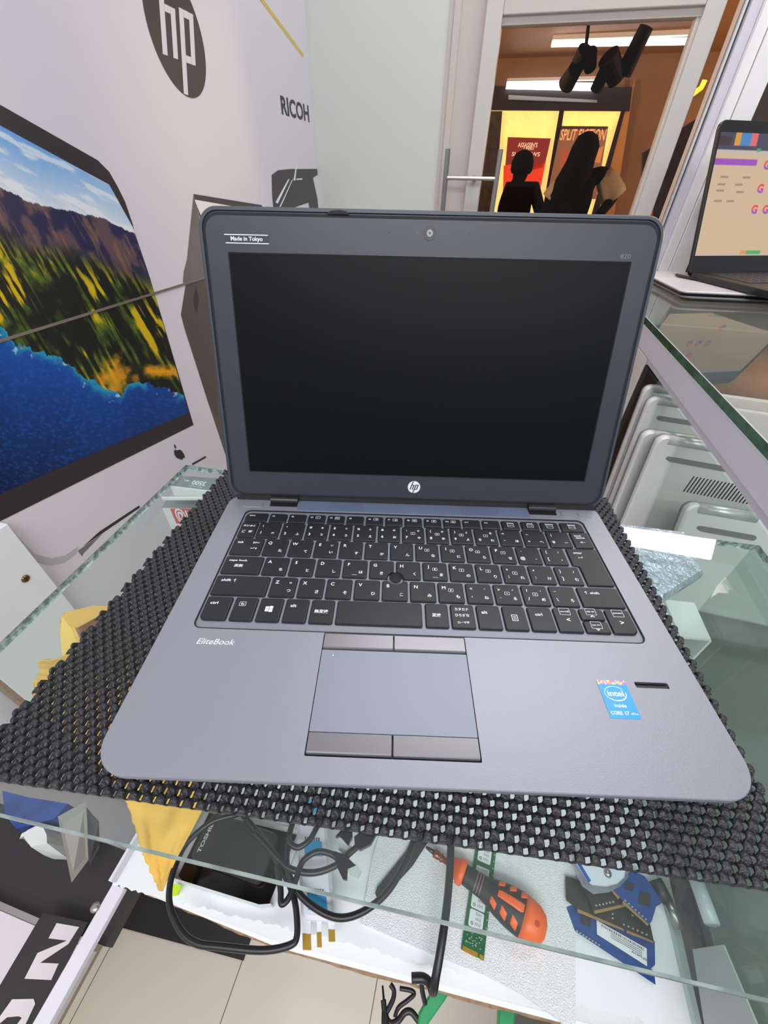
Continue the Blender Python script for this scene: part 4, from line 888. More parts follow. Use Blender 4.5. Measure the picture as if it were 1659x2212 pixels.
ram('blue memory module tilted on top of the memory pile, two dark chips', [(560, 885), (815, 1140), (840, 1110), (872, 1005), (900, 990), (905, 950), (790, 790), (700, 750), (640, 800)], .016, m_pb, [[(560, 880), (615, 940), (605, 955), (555, 895)], [(640, 962), (820, 1130), (812, 1142), (632, 980)]], [[(760, 900), (835, 915), (828, 1000), (748, 980)], [(660, 830), (720, 845), (705, 895), (650, 880)]], None, [(650+i*24, 955+i*22) for i in range(7)])
# white device with a blue stripe
t = thing('white_device', 'small white rounded device with a blue stripe, in a clear cover beside the memory modules', 'device', SP(*C8(480, 800), .02))
o_ = [(300, 690), (390, 830), (425, 855), (520, 865), (600, 845), (650, 800), (660, 740), (640, 660), (330, 640)]
def dev(name, pts, h0_, h1_, m, sc_=1.0):
    bm = NB(); L = t.location; q0 = [SP(*C8(*p), h0_)-L for p in pts]; q1 = [SP(*C8(*p), h1_)-L for p in pts]; c = sum(q1, Vector())/len(q1); loft(bm, [q0, q1, [c+(p-c)*.93+Vector((0, 0, .002)) for p in q1]]); return obj(name, bm, m, t)
dev('body', o_, .006, .024, mat('device_white', (216, 222, 234), .3)); dev('blue_stripe', [(312, 700), (330, 696), (412, 830), (396, 838)], .02, .0245, mat('stripe_blue', (30, 92, 176), .3))
bm = NB(); s = SP(*C8(532, 770), .027)-t.location; lathe(bm, s, (0, 0, 1), [(-.001, .0035), (.0012, .003), (.002, .001)], 16); obj('button', bm, m_steel, t, True)
dev('clear_cover', [(270, 700), (350, 862), (430, 918), (540, 905), (620, 862), (678, 800), (680, 700), (640, 640), (300, 640)], .0180, .0185, glass('clear_plastic', (228, 230, 236), 1.4, .1, .25, (210, 212, 220)))
# right-hand side odds and ends
t = thing('metal_tube', 'short shiny metal tube lying on the shelf right of the memory modules', 'tube'); bm = NB(); cyl(bm, SP(1436, 1935, .006), SP(1470, 2008, .006), .0048, n=20); obj('tube', bm, m_steel, t, True); bm = NB(); cyl(bm, SP(1415, 1900, .0065), SP(1440, 1948, .0065), .0062, n=20); obj('dark_sleeve', bm, mat('sleeve', (52, 54, 58), .4), t, True)
t = thing('clear_tube', 'clear plastic tube standing against the right side glass', 'tube'); bm = NB(); cyl(bm, P(1500, 1890, x=.240), P(1538, 1995, x=.240), .0055, n=20); obj('tube', bm, mat('tube_frost', (176, 186, 188), .25), t, True)
t = thing('blue_strip', 'dark translucent blue plastic strip beside the shiny metal tube', 'strip'); bm = NB(); q = [SP(1468, 1935, .004), SP(1492, 1945, .004), SP(1505, 2018, .004), SP(1488, 2020, .004)]; loft(bm, [[p-Vector((0, 0, .003)) for p in q], q]); obj('strip', bm, mat('strip_navy', (52, 62, 84), .3), t)
bm = NB(); q = [P(px, py, x=.2500) for px, py in ((1500, 2052), (1566, 2042), (1650, 2240), (1530, 2240))]; loft(bm, [[p-Vector((.0015, 0, 0)) for p in q], q]); tag(obj('reflection_sheet', bm, mat('sheet_pale', (176, 188, 184), .4)), 'pale grey sheet added for the reflection in the right side glass, bottom right', 'sheet')  # pale sheet added to draw the reflection in the side glass
q = [P(px, py, z=-.085) for px, py in ((1436, 1295), (1500, 1302), (1536, 1381), (1470, 1375))]; L0 = q[0].copy()
t = thing('white_box', 'small open-fronted white box standing under the glass, right of the laptop', 'box', L0)
zb = ZS+.001
bm = NB(); loft(bm, [[p-L0-Vector((0, 0, .003)) for p in q], [p-L0 for p in q]]); obj('top_panel', bm, mat('box_white', (232, 240, 236), .4), t)
for i, (a, b) in enumerate(((1, 2), (0, 1), (3, 0))):
    A, B = q[a]-L0, q[b]-L0; d_ = (B-A).normalized(); nn = Vector((d_.y, -d_.x, 0))*.002; bm = NB(); zz = Vector((0, 0, zb-q[0].z)); loft(bm, [[A-nn+zz, B-nn+zz, B+zz, A+zz], [A-nn-Vector((0, 0, .003)), B-nn-Vector((0, 0, .003)), B-Vector((0, 0, .003)), A-Vector((0, 0, .003))]]); obj('side_panel', bm, MATS['box_white'], t)
# bubble wrap packet just under the glass
bq = [P(px, py, z=-.030) for px, py in ((1325, 1130), (1478, 1150), (1520, 1240), (1428, 1300), (1375, 1300))]
t = thing('bubble_packet', 'crinkled silvery bubble wrap packet under the glass, right of the laptop', 'packet', bq[0]); bm = NB(); c = sum(bq, Vector())/len(bq)
loft(bm, [[p-bq[0]-Vector((0, 0, .006)) for p in bq], [p-bq[0] for p in bq], [c+(p-c)*.9-bq[0]+Vector((0, 0, .004)) for p in bq]])
mb = mat('bubble_film', (188, 200, 214), .22, .35, bump=1.0, bscale=160, noise=.25, nscale=120); mb.node_tree.nodes['Bump'].inputs['Distance'].default_value = .004; obj('film', bm, mb, t)
bm = NB(); q = [P(px, py, z=-.05) for px, py in ((1535, 1292), (1548, 1266), (1568, 1246), (1576, 1262), (1585, 1275), (1572, 1274), (1575, 1281), (1552, 1280))]; loft(bm, [[p-Vector((0, 0, .0008)) for p in q], q]); tag(obj('paper_scrap', bm, mat('scrap', (236, 228, 224), .6)), 'small torn white paper scrap under the glass, right of the bubble packet', 'paper')
# torn yellow envelope
rows = [((140, 1322), (247, 1306)), ((131, 1345), (262, 1350)), ((134, 1420), (300, 1420)), ((82, 1426), (322, 1445)), ((88, 1450), (335, 1465)), ((74, 1472), (345, 1485)), ((75, 1500), (350, 1510)), ((150, 1600), (400, 1600)), ((268, 1715), (446, 1735)), ((288, 1770), (420, 1785)), ((312, 1845), (385, 1850)), ((335, 1900), (364, 1890)), ((346, 1924), (353, 1922))]
NR, NC2 = 90, 40; pts = np.zeros((NR, NC2, 3)); kk = np.linspace(0, len(rows)-1, NR)
for i, k in enumerate(kk):
    a = np.array([np.interp(k, range(len(rows)), [r[0][j] for r in rows]) for j in (0, 1)]); b = np.array([np.interp(k, range(len(rows)), [r[1][j] for r in rows]) for j in (0, 1)])
    a = a+rng.normal(0, 1.6, 2)
    for j in range(NC2):
        u = j/(NC2-1); p = a+(b-a)*u; hz = -.055-.235*(k/(len(rows)-1))**1.15
        hz += (.006*math.sin(u*5+k*.8)*math.sin(k*.9)+.0022*math.sin(u*11-k*1.2)+.0012*math.sin(u*19+k*2))*min(1, (len(rows)-1-k)/3); hz = max(hz, ZS+.002); pts[i, j] = P(p[0], p[1], z=hz)
env = thing('yellow_envelope', 'torn yellow paper envelope hanging under the glass, partly below the black mat', 'envelope')
me = bpy.data.meshes.new('paper'); idx = np.arange(NR*NC2).reshape(NR, NC2); me.from_pydata(pts.reshape(-1, 3).tolist(), [], np.stack([idx[:-1, :-1], idx[:-1, 1:], idx[1:, 1:], idx[1:, :-1]], -1).reshape(-1, 4).tolist())
me.materials.append(mat('envelope_yellow', (232, 186, 84), .6, bump=.5, bscale=60, noise=.12, nscale=30)); me.polygons.foreach_set('use_smooth', [True]*len(me.polygons)); o = link(bpy.data.objects.new('paper', me), env); o.modifiers.new('thick', 'SOLIDIFY').thickness = .0012
def envp(name, px_, m, h):
    bm = NB(); q = [P(a, b, z=h(a, b)) for a, b in px_]; loft(bm, [[p-Vector((0, 0, .0006)) for p in q], q]); return obj(name, bm, m, env)
zf_ = lambda a, b: -.040-.0002*max(0, b-1330)
envp('brown_lining', [(160, 1352), (232, 1318), (262, 1335), (300, 1400), (250, 1470), (150, 1440), (178, 1392)], mat('brown_film', (168, 106, 52), .25, noise=.3, nscale=40), zf_)
envp('folded_flap', [(133, 1328), (200, 1308), (246, 1310), (228, 1322), (166, 1356), (150, 1350)], mat('flap', (224, 174, 78), .55), lambda a, b: -.033)
envp('folded_flap', [(133, 1330), (152, 1350), (170, 1395), (155, 1410), (134, 1416), (131, 1380)], mat('flap2', (242, 202, 98), .55), lambda a, b: -.034)
# portable drive in its white tray
tq = [(446, 1742), (372, 1893), (382, 1905), (565, 1962), (590, 1960), (656, 1795)]
t = thing('drive_tray', 'open white and clear packaging tray with shadow painted black inside, under the black portable drive', 'tray')
slab('tray_rim', tq, .004, .003, mat('tray_white', (222, 226, 226), .35), t)
c = sum((Vector(p) for p in tq), Vector((0, 0)))/len(tq); inn = [tuple(c+(Vector(p)-c)*.9) for p in tq]; slab('shadow_inlay', inn, .0055, .0015, mat('inlay', (24, 22, 24), .12), t)  # black inlay paints in the shadow inside the packaging
for i in range(len(tq)-2):
    A, B = SP(*tq[i], .004), SP(*tq[i+1], .004); d_ = (B-A).normalized(); nn = Vector((-d_.y, d_.x, 0))*.0012; bm = NB(); loft(bm, [[A, B, B+nn, A+nn], [v+Vector((0, 0, .014)) for v in (A, B, B+nn, A+nn)]]); obj('tray_wall', bm, MATS['tray_white'], t)
dp = [SP(x, y, .022) for x, y in ((459, 1752), (407, 1856), (560, 1912), (614, 1775))]; L0 = dp[1]; ex = (dp[2]-dp[1]); wx = ex.length; ex.normalize(); ey = (dp[0]-dp[1]); hy = ey.length; ey.normalize()
t = thing('portable_drive', 'black portable hard drive with TOSHIBA lettering, in the white tray', 'hard drive', L0)
XF = lambda v: ex*v.x+ey*v.y+Vector((0, 0, v.z)); ri = lambda d: rrect(d, d, wx-d, hy-d, .007, 6)
bm = NB(); loft(bm, [[(*q, -.013) for q in ri(.001)], [(*q, -.012) for q in ri(0)], [(*q, -.002) for q in ri(0)], [(*q, 0) for q in ri(.0015)]], XF); obj('body', bm, mat('drive_black', (46, 45, 47), .4), t)
bm = NB(); text(bm, 'TOSHIBA', lambda v: XF(Vector((v.x, v.y, .0001))), .0062, hy*.54, w=.030, h=.0036, rot=PI/2, bold=.03); obj('lettering', bm, mat('silver_print', (190, 190, 190), .4), t)
bm = NB(); q = [SP(x, y, .010) for x, y in ((372, 1908), (391, 1912), (384, 1932), (372, 1935))]; loft(bm, [[p-Vector((0, 0, .004)) for p in q], q]); tag(obj('plastic_tab', bm, mat('lime', (196, 232, 40), .35)), 'small lime green plastic tab at the corner of the white tray', 'tab')
# white mains adapter with blue labels and brass pins
aq = [SP(x, y, .034) for x, y in ((650, 1985), (724, 1990), (722, 1765), (640, 1765))]; L0 = aq[0]; ex = (aq[1]-aq[0]); wx = ex.length; ex.normalize(); ey = (aq[3]-aq[0]); hy = ey.length; ey.normalize()
t = thing('mains_adapter', 'white plug adapter with blue labels and three brass pins over the shelf edge', 'plug adapter', L0)
XF = lambda v: ex*v.x+ey*v.y+Vector((0, 0, v.z)); ri = lambda d: rrect(d, d, wx-d, hy-d, .005, 5)
bm = NB(); loft(bm, [[(*q, -.031) for q in ri(.001)], [(*q, -.028) for q in ri(0)], [(*q, -.003) for q in ri(0)], [(*q, 0) for q in ri(.003)]], XF); obj('body', bm, mat('adapter_white', (224, 226, 234), .3), t)
for y_ in (.006, .044, .079):
    bm = NB(); prism(bm, rrect(wx*.22, y_, wx*.80, y_+.0115, .0008, 2), 0, .0003, XF); o = obj('blue_label', bm, mat('label_blue', (60, 160, 214), .4), t)
    bm = NB(); 
    for k in range(7): flat(bm, [(wx*.25+k*.0022, y_+.0115), (wx*.25+k*.0022+.0014, y_+.0115), (wx*.25+k*.0022+.0014, y_+.0145), (wx*.25+k*.0022, y_+.0145)], lambda v: XF(Vector((v.x, v.y, .0004))))
    obj('label_print', bm, mat('print_dark', (96, 96, 104)), o)
for (xa, xb, e_) in ((653, 671, 2052), (684, 694, 2046), (709, 723, 2034)):
    for nm, f0, f1, m_ in (('pin_sleeve', 0, .52, MATS['adapter_white']), ('brass_pin', .50, 1, MATS['gold'])):
        ya, yb = 1980+(e_-1980)*f0, 1980+(e_-1980)*f1; q = [SP(xa, ya, .020)-L0, SP(xb, ya, .020)-L0, SP(xb+1, yb, .020)-L0, SP(xa+1, yb, .020)-L0]; bm = NB(); loft(bm, [[p-Vector((0, 0, .004)) for p in q], q]); obj(nm, bm, m_, t)
# cables
m_cab = mat('cable_black', (30, 30, 33), .35)
def cable(label, pts, r, h=.010, cat='cable', name='cable', grp='black cables under the counter glass', parts=()):
    t = thing(name, label, cat, (0, 0, 0), group=grp); bm = NB(); tube(bm, [SP(x, y, h if len(p_) < 3 else p_[2]) for p_ in pts for x, y in [p_[:2]]], r, 12, 7); obj('cord', bm, m_cab, t, True); return t
k7 = lambda *l: [C7(*p[:2])+tuple(p[2:]) for p in l]; k6 = lambda *l: [C6(*p[:2])+tuple(p[2:]) for p in l]
cable('thick black cable making the big loop that hangs past the shelf edge', k6((1290, 230), (1200, 262), (1080, 300), (960, 400), (905, 500), (870, 620), (872, 740), (930, 860), (1010, 920), (1120, 935), (1340, 955), (1480, 930), (1520, 880), (1515, 740), (1490, 640), (1440, 540), (1370, 420), (1260, 280), (1230, 240)), .0027, .040)
ub_ = cable('black cable running from the drive to a square black plug near the mat', k7((-130, 380), (-60, 450), (0, 520), (75, 582), (200, 600), (320, 560), (400, 490), (440, 455)), .0027, .048)
q = [SP(*C7(*p), .055) for p in ((421, 400), (470, 365), (545, 385), (515, 440), (455, 472), (425, 455))]; bm = NB(); loft(bm, [[p-Vector((0, 0, .009)) for p in q], q]); obj('plug', bm, m_blk, ub_)
cable('black cable curving in a wide arc below the white adapter up to the mat', k7((95, 285), (62, 400), (50, 560), (100, 690), (200, 790), (330, 848), (460, 820), (590, 722), (680, 590), (735, 460), (765, 380)), .0028, .045)
cable('short black cable hooking around beside the upper end of the white adapter', k7((250, 290), (215, 350), (175, 420), (115, 460), (70, 440), (55, 400)), .0026, .052)
rj = cable('black network cable ending in a clear plug with a black boot', k7((-5, 560), (15, 690), (20, 770), (60, 740), (100, 640), (140, 535), (220, 485), (300, 500), (345, 540)), .0026, .050)
q = [SP(*C7(*p), .054) for p in ((310, 480), (370, 500), (430, 560), (385, 580), (382, 640), (360, 636), (328, 570))]; bm = NB(); loft(bm, [[p-Vector((0, 0, .007)) for p in q], q]); obj('plug_boot', bm, m_blk, rj)
q = [SP(*C7(*p), .053) for p in ((385, 575), (432, 548), (462, 590), (440, 628), (398, 606))]; bm = NB(); loft(bm, [[p-Vector((0, 0, .007)) for p in q], q]); obj('clear_plug', bm, mat('clear_plug_mat', (198, 204, 200), .15), rj)
t = thing('network_plug', 'clear network plug with a black latch cover next to the square black plug', 'plug'); q = [SP(*C7(*p), .050) for p in ((318, 400), (360, 350), (410, 345), (412, 400), (388, 450), (345, 400))]; bm = NB(); loft(bm, [[p-Vector((0, 0, .008)) for p in q], q]); obj('latch_cover', bm, m_blk, t)
q = [SP(*C7(*p), .046) for p in ((335, 405), (385, 420), (415, 470), (360, 500), (335, 470))]; bm = NB(); loft(bm, [[p-Vector((0, 0, .006)) for p in q], q]); obj('clear_plug', bm, MATS['clear_plug_mat'], t)
st = slab('cable_strap', [C7(*p) for p in ((770, 360), (862, 380), (745, 560), (580, 742), (548, 742), (537, 712), (548, 680), (700, 490))], .0062, .0018, mat('strap_black', (40, 39, 42), .8, bump=.4, bscale=900)); tag(st, 'flat black fabric cable strap lying on the foam, left of the screwdriver', 'strap')
cable('straight black cable crossing the foam and hanging over the front edge', k7((960, 330, .03), (955, 440, .03), (948, 600, .028), (930, 800, .028), (902, 1000, .026), (872, 1170, .02), (856, 1255, .010), (838, 1210, .006), (800, 1182, .004), (738, 1182, .004)), .0036, .02)
cable('thin black cable bent down behind the hanging cable end', k7((795, 1160, -.03), (795, 1240, -.04), (812, 1320, -.05)), .0022)
# thin leads with jack plug, below the shelf
jk = cable('thin black lead forked from a slim jack plug, hanging below the shelf edge', k7((582, 1300, -.08), (592, 1380, -.08), (618, 1430, -.08), (660, 1420, -.08), (700, 1372, -.08), (735, 1368, -.08), (772, 1412, -.08), (800, 1450, -.08)), .0026, -.08)
bm = NB(); tube(bm, [SP(*C7(*p), -.08) for p in ((600, 1370), (635, 1300), (640, 1250), (620, 1215))], .0022, 10); tube(bm, [SP(*C7(*p), -.08) for p in ((645, 1400), (665, 1345), (715, 1305), (752, 1270), (735, 1250), (672, 1238))], .0018, 10); obj('lead', bm, m_cab, jk, True)
bm = NB(); a = SP(*C7(578, 1222), -.08); b = SP(*C7(590, 1370), -.08); lathe(bm, a, b-a, [(0, .0009), (.012, .0012), (.016, .0030), (.022, .0040), (.048, .0038), (.056, .0026)], 16); obj('jack_plug', bm, m_blk, jk, True)
C9 = lambda u, v: (780+.2773*u, 2080+.2773*v)
for lab_, q_ in (('slanting green plastic bar poking out below the shelf, left of the pair', ((612, 130), (735, 165), (650, 300), (480, 540), (440, 520), (446, 440), (452, 390), (492, 315))), ('upright green plastic bar below the foam sheet, right of the pair', ((1076, 285), (1215, 300), (1210, 345), (1190, 560), (1066, 560)))):
    o = slab('green_bar', [C9(*p) for p in q_], -.075, .010, mat('green_plastic', (58, 158, 104), .35, noise=.12, nscale=60)); tag(o, lab_, 'bar', 'green bars below the shelf'); o.modifiers.new('b', 'BEVEL').width = .0015
o = slab('grey_clip', [C9(*p) for p in ((950, 145), (1020, 195), (1145, 240), (1165, 262), (1130, 345), (1105, 318))], -.066, .006, mat('clip_grey', (74, 76, 80), .4)); tag(o, 'dark grey pointed clip above the upright green bar', 'clip')
# ------------------------------------------------------------------ lower left: dark shelf, sign board, oddments
ZD2 = -.36; ya = P(0, 1947, z=ZD2).y; yb = P(0, 1735, z=ZD2).y
ds = qbox('dark_low_shelf', (-.5985, ya, ZD2-.018), (-.2735, yb, ZD2), mat('dark_board', (44, 42, 42), .5)); tag(ds, 'dark brown low shelf board left of the white rail', 'shelf')
sg = thing('sign_board', 'white sign board with a black band and large white letters, left of the white rail', 'sign', (0, 0, 0))
def SG(px, py, h=0): return P(px, py, z=ZD2+.02+h)
bm = NB(); x0 = -.5985; q = [Vector((x0, ya-.004, ZD2+.02)), Vector((-.274, ya-.004+.0, ZD2+.02)), Vector((-.274, -.60, ZD2+.02)), Vector((x0, -.60, ZD2+.02))]; loft(bm, [[p-Vector((0, 0, .010)) for p in q], q]); obj('board', bm, mat('sign_white', (206, 200, 204), .35), sg)
def sgp(name, pts, h, m):
    bm = NB(); q = [SG(*p, h) for p in pts]; loft(bm, [[p-Vector((0, 0, .0004)) for p in q], q]); return obj(name, bm, m, sg)
sgp('black_band', [(92, 1972), (190, 1992), (20, 2330), (-150, 2390), (-60, 2230)], .0006, mat('band_black', (40, 38, 38), .4))
sgp('letter_n', [C6(*p) for p in ((290, 815), (405, 835), (350, 922), (205, 1018), (300, 1022), (262, 1107), (125, 1100), (192, 968), (343, 905), (248, 893))], .0012, mat('sign_letter', (214, 206, 208), .4))
sgp('letter_d', [C6(*p) for p in ((62, 1205), (172, 1203), (180, 1228), (125, 1345), (78, 1345), (112, 1300), (95, 1292), (35, 1298), (-20, 1345), (-20, 1320))], .0012, MATS['sign_letter'])
o = slab('blue_packet', [(5, 1708), (60, 1722), (146, 1736), (118, 1768), (35, 1790), (10, 1760)], 0, .03, mat('packet_blue', (48, 80, 150), .3, noise=.4, nscale=40), z=ZD2+.05); tag(o, 'shiny dark blue packet seen through the glass at lower left', 'packet')
m_cr = mat('crumpled_paper', (206, 212, 208), .6, bump=1.0, bscale=60)
cp = [(52, 1812), (85, 1790), (128, 1793), (146, 1830), (140, 1850), (96, 1848), (60, 1822)]; c = sum((SG(*p, .01) for p in cp), Vector())/len(cp); bm = NB(); q = [SG(*p, .0) for p in cp]; top = [c+(p-c)*.6+Vector((random.uniform(-.004, .004), random.uniform(-.004, .004), random.uniform(.018, .030))) for p in q]
loft(bm, [[p-Vector((0, 0, .019)) for p in q], q, top]); tag(obj('crumpled_paper', bm, m_cr), 'crumpled white paper bag with writing, on the dark low shelf at lower left', 'paper')
sl = [(125, 1764), (185, 1731), (191, 1858), (155, 1906)]; bm = NB(); q = [SG(*p, h) for p, h in zip(sl, (.05, .05, .0, .0))]; loft(bm, [[p-Vector((.001, 0, .001)) for p in q], q]); tag(obj('grey_sleeve', bm, mat('sleeve_grey', (150, 146, 140), .35)), 'pale grey pointed card sleeve standing left of the white rail', 'sleeve')
bm = NB(); q = [SG(*p, h) for p, h in zip([(188, 1745), (214, 1775), (215, 1830), (193, 1870)], (.045, .04, .01, .0))]; loft(bm, [[p-Vector((.001, 0, .001)) for p in q], q]); tag(obj('dark_sleeve', bm, mat('sleeve_dk', (62, 62, 64), .2)), 'dark rounded plastic sleeve behind the pale grey card sleeve', 'sleeve')
# ------------------------------------------------------------------ boxes under the far left corner of the glass
C4 = lambda u, v: (320+.1206*u, 980+.1206*v)
m_bg = mat('box_grey', (128, 132, 136), .4); m_bw = mat('box_edge_white', (232, 236, 236), .4)
q = [P(*C4(*p), z=-.012) for p in ((530, 395), (1330, 445), (1180, 670), (415, 575))]; L0 = q[3]; t = thing('grey_drive_box', 'flat grey carton printed with an upside-down 3500, far left corner under the glass', 'box', L0)
bm = NB(); loft(bm, [[p-L0-Vector((0, 0, .012)) for p in q], [p-L0 for p in q]]); bm.normal_update(); obj('carton', bm, m_bg, t)
d1 = (q[2]-q[3]); w1 = d1.length; d1.normalize(); d2 = (q[0]-q[3]); h1_ = d2.length; d2.normalize(); xf = lambda v: d1*v.x+d2*v.y+Vector((0, 0, .0003))
bm = NB(); text(bm, '3500', xf, w1*.58, h1_*.52, w=w1*.32, h=h1_*.42, rot=PI, bold=.03); text(bm, 'MB/s', xf, w1*.27, h1_*.62, w=w1*.12, h=h1_*.16, rot=PI, bold=.02); text(bm, 'READ', xf, w1*.55, h1_*.18, w=w1*.3, h=h1_*.10, rot=PI)
obj('print', bm, m_leg, t)
bm = NB(); A, B = q[3]-L0, q[2]-L0; loft(bm, [[A, B, B+Vector((0, -.0012, 0)), A+Vector((0, -.0012, 0))], [p-Vector((0, 0, .012)) for p in (A, B, B+Vector((0, -.0012, 0)), A+Vector((0, -.0012, 0)))]]); obj('white_edge', bm, m_bw, t)
q = [P(*C4(*p), z=-.030) for p in ((560, 625), (1110, 665), (1010, 768), (628, 768))]; t = thing('dark_carton', 'small dark grey carton with a pale slash, behind the red label box', 'box', q[0])
bm = NB(); loft(bm, [[p-q[0]-Vector((0, 0, .02)) for p in q], [p-q[0] for p in q]]); obj('carton', bm, mat('carton_dark', (96, 99, 104), .4), t)
bm = NB(); s_ = [P(*C4(*p), z=-.0297)-q[0] for p in ((765, 665), (785, 668), (820, 765), (795, 765))]; flat(bm, s_); obj('slash_print', bm, m_bg, t)
z0_ = -.034; tq_ = [P(*C4(*p), z=z0_) for p in ((350, 800), (1020, 800), (900, 975), (250, 970))]; L0 = tq_[3]; t = thing('red_label_box', 'grey topped white carton with a red label, under the glass at far left', 'box', L0)
yf = L0.y; b_ = tq_[2].y
bm = NB(); loft(bm, [[p-L0-Vector((0, 0, .10)) for p in tq_], [p-L0 for p in tq_]]); obj('carton', bm, mat('carton_white', (214, 222, 218), .45), t)
bm = NB(); loft(bm, [[p-L0+Vector((0, 0, .0002)) for p in tq_], [p-L0+Vector((0, 0, .0006)) for p in tq_]]); obj('grey_top', bm, m_bg, t)
def FP(px, py, o_=.0006): p = P(px, py, y=yf-o_); return p-L0
bm = NB(); flat(bm, [FP(*C4(*p)) for p in ((392, 984), (860, 984), (860, 1250), (505, 1250))]); obj('red_label', bm, mat('label_red', (206, 62, 62), .4), t)
A = FP(*C4(530, 1170), .001); B = FP(*C4(760, 1165), .001); bm = NB(); text(bm, '@ll', lambda v: Vector((v.x, -.0008, v.z+v.y)) , (A.x+B.x)/2, (A.z+FP(*C4(590, 1065)).z)/2, w=abs(B.x-A.x)*1.12, h=.022, bold=.02); obj('lettering', bm, m_leg, t)
bm = NB(); q = [P(*C4(*p), z=-.016) for p in ((240, 770), (1030, 775), (1030, 790), (240, 792))]; loft(bm, [[p-Vector((0, 0, .0030)) for p in q], q]); tag(obj('white_divider', bm, m_bw), 'thin white divider strip between the cartons under the far left glass', 'divider')
# ------------------------------------------------------------------ the arcade beyond the glass door
YF = 5.2
def AP(px, py, y=YF): return P(px, py, y=y)
def card(name, pts, m, y=YF, th=.03, parent=None):
    bm = NB(); q = [AP(*p, y) for p in pts]; loft(bm, [[p+Vector((0, th, 0)) for p in q], q]); return obj(name, bm, m, parent)
m_brown = mat('brown_wall', (132, 96, 68), .6, noise=.2, nscale=2); m_dk = mat('dark_fascia', (34, 24, 24), .4)
struct(qbox('floor_arcade', (-2.5, YB+.1, ZF-.05), (4.5, YF, ZF), mat('arcade_floor', (120, 96, 76), .3)))
struct(qbox('ceiling_arcade', (-2.5, YB+.1, 1.06), (4.5, YF+.1, 1.10), mat('arcade_ceiling', (172, 128, 88), .55, noise=.2, nscale=1.2)))
struct(qbox('wall_arcade', (-2.5, YF+.05, ZF), (4.5, YF+.15, 1.06), m_brown))
sf = thing('shop_front', 'warm lit shop window across the arcade, dark header above, seen through the glass door', 'shop window', (0, YF, 0))
def sfp(name, pts, m, dy=0.0, th=.02):
    bm = NB(); q = [AP(*p, YF+dy)-Vector((0, YF, 0)) for p in pts]; loft(bm, [[p+Vector((0, th, 0)) for p in q], q]); return obj(name, bm, m, sf)
sfp('header', [(1060, 186), (1366, 188), (1360, 240), (1050, 238)], m_dk, -.02, .06)
sfp('header_strip', [(1098, 205), (1290, 216), (1290, 222), (1098, 215)], mat('grey_strip', (126, 134, 136), .4), -.03, .01)
m_win = mat('lit_window', (250, 206, 118), .5, emit=1.15, noise=.12, nscale=5)
sfp('lit_pane', [(1052, 238), (1209, 238), (1166, 520), (1010, 520)], m_win, .01)
sfp('lit_pane', [(1219, 238), (1343, 238), (1262, 520), (1164, 520)], m_win, .01)
sfp('mullion', [(1209, 236), (1219, 236), (1176, 520), (1161, 520)], m_dk, -.01, .05); sfp('side_post', [(1343, 236), (1350, 236), (1276, 520), (1262, 520)], m_dk, -.01, .05)
sfp('tan_column', [(1350, 240), (1372, 170), (1318, 520), (1276, 520)], mat('tan_column', (188, 132, 74), .5), 0, .03)
sfp('left_stock', [(1040, 240), (1085, 240), (1078, 330), (1050, 520), (980, 520)], mat('stock_dark', (66, 52, 44), .6, noise=.6, nscale=20), -.04)
# fairy-light sprigs on the panes
m_sp = mat('gold_sprig', (255, 236, 150), .4, emit=1.2)
bm = NB()
for i in range(70):
    cx, cy = (random.uniform(1092, 1180), random.uniform(246, 292)) if i % 2 else (random.uniform(1235, 1335), random.uniform(244, 270)); a = random.uniform(0, PI); l_ = random.uniform(2, 5); dx, dy = math.cos(a)*l_, math.sin(a)*l_
    q = [AP(cx-dx, cy-dy, YF-.01), AP(cx+dy*.25, cy-dx*.25, YF-.01), AP(cx+dx, cy+dy, YF-.01)]; flat(bm, [p-Vector((0, YF, 0)) for p in q])
obj('gold_sprigs', bm, m_sp, sf)
def poster(label, pts, base, texts, blobs):
    q = [AP(*p, YF-.05) for p in pts]; c = q[0].copy(); t = thing('poster', label, 'poster', c, group='posters in the lit shop window'); bm = NB(); loft(bm, [[p-c+Vector((0, .006, 0)) for p in q], [p-c for p in q]]); obj('sheet', bm, base, t)
    for m_, bl in blobs: bm = NB(); flat(bm, [AP(*p, YF-.0512)-c for p in bl]); obj('colour_area', bm, m_, t)
    for (s_, px, py, w_, h_, m_) in texts:
        C = AP(px, py, YF-.0525)-c; sc_ = (AP(px+10, py, YF)-AP(px, py, YF)).length/10
        bm = NB(); text(bm, s_, lambda v: C+Vector((v.x, 0, v.y)), 0, 0, w=w_*sc_, h=h_*sc_*.86, bold=.015); obj('lettering', bm, m_, t)
m_ol = mat('poster_orange', (226, 160, 104), .5, emit=.8); m_cl = mat('poster_cream', (236, 196, 166), .5, emit=.8)  # poster prints glow by added emission, which brightens them
poster("red poster reading ASSASSIN'S CREED SHADOWS in the lit shop window", [(1097, 296), (1190, 299), (1160, 432), (1085, 430)], mat('poster_dark_red', (120, 36, 32), .5, emit=.7),
       [("ASSASSIN'S", 1140, 313, 42, 9, m_cl), ('CREED', 1142, 321, 22, 5, m_cl), ('SHADOWS', 1136, 333, 60, 8, m_cl)],
       [(mat('poster_red', (226, 60, 34), .5, emit=.6), [(1088, 358), (1120, 352), (1150, 364), (1179, 350), (1163, 430), (1086, 430)]), (mat('poster_red_dark', (150, 40, 30), .5, emit=.35), [(1150, 350), (1178, 346), (1172, 362), (1146, 368)])])
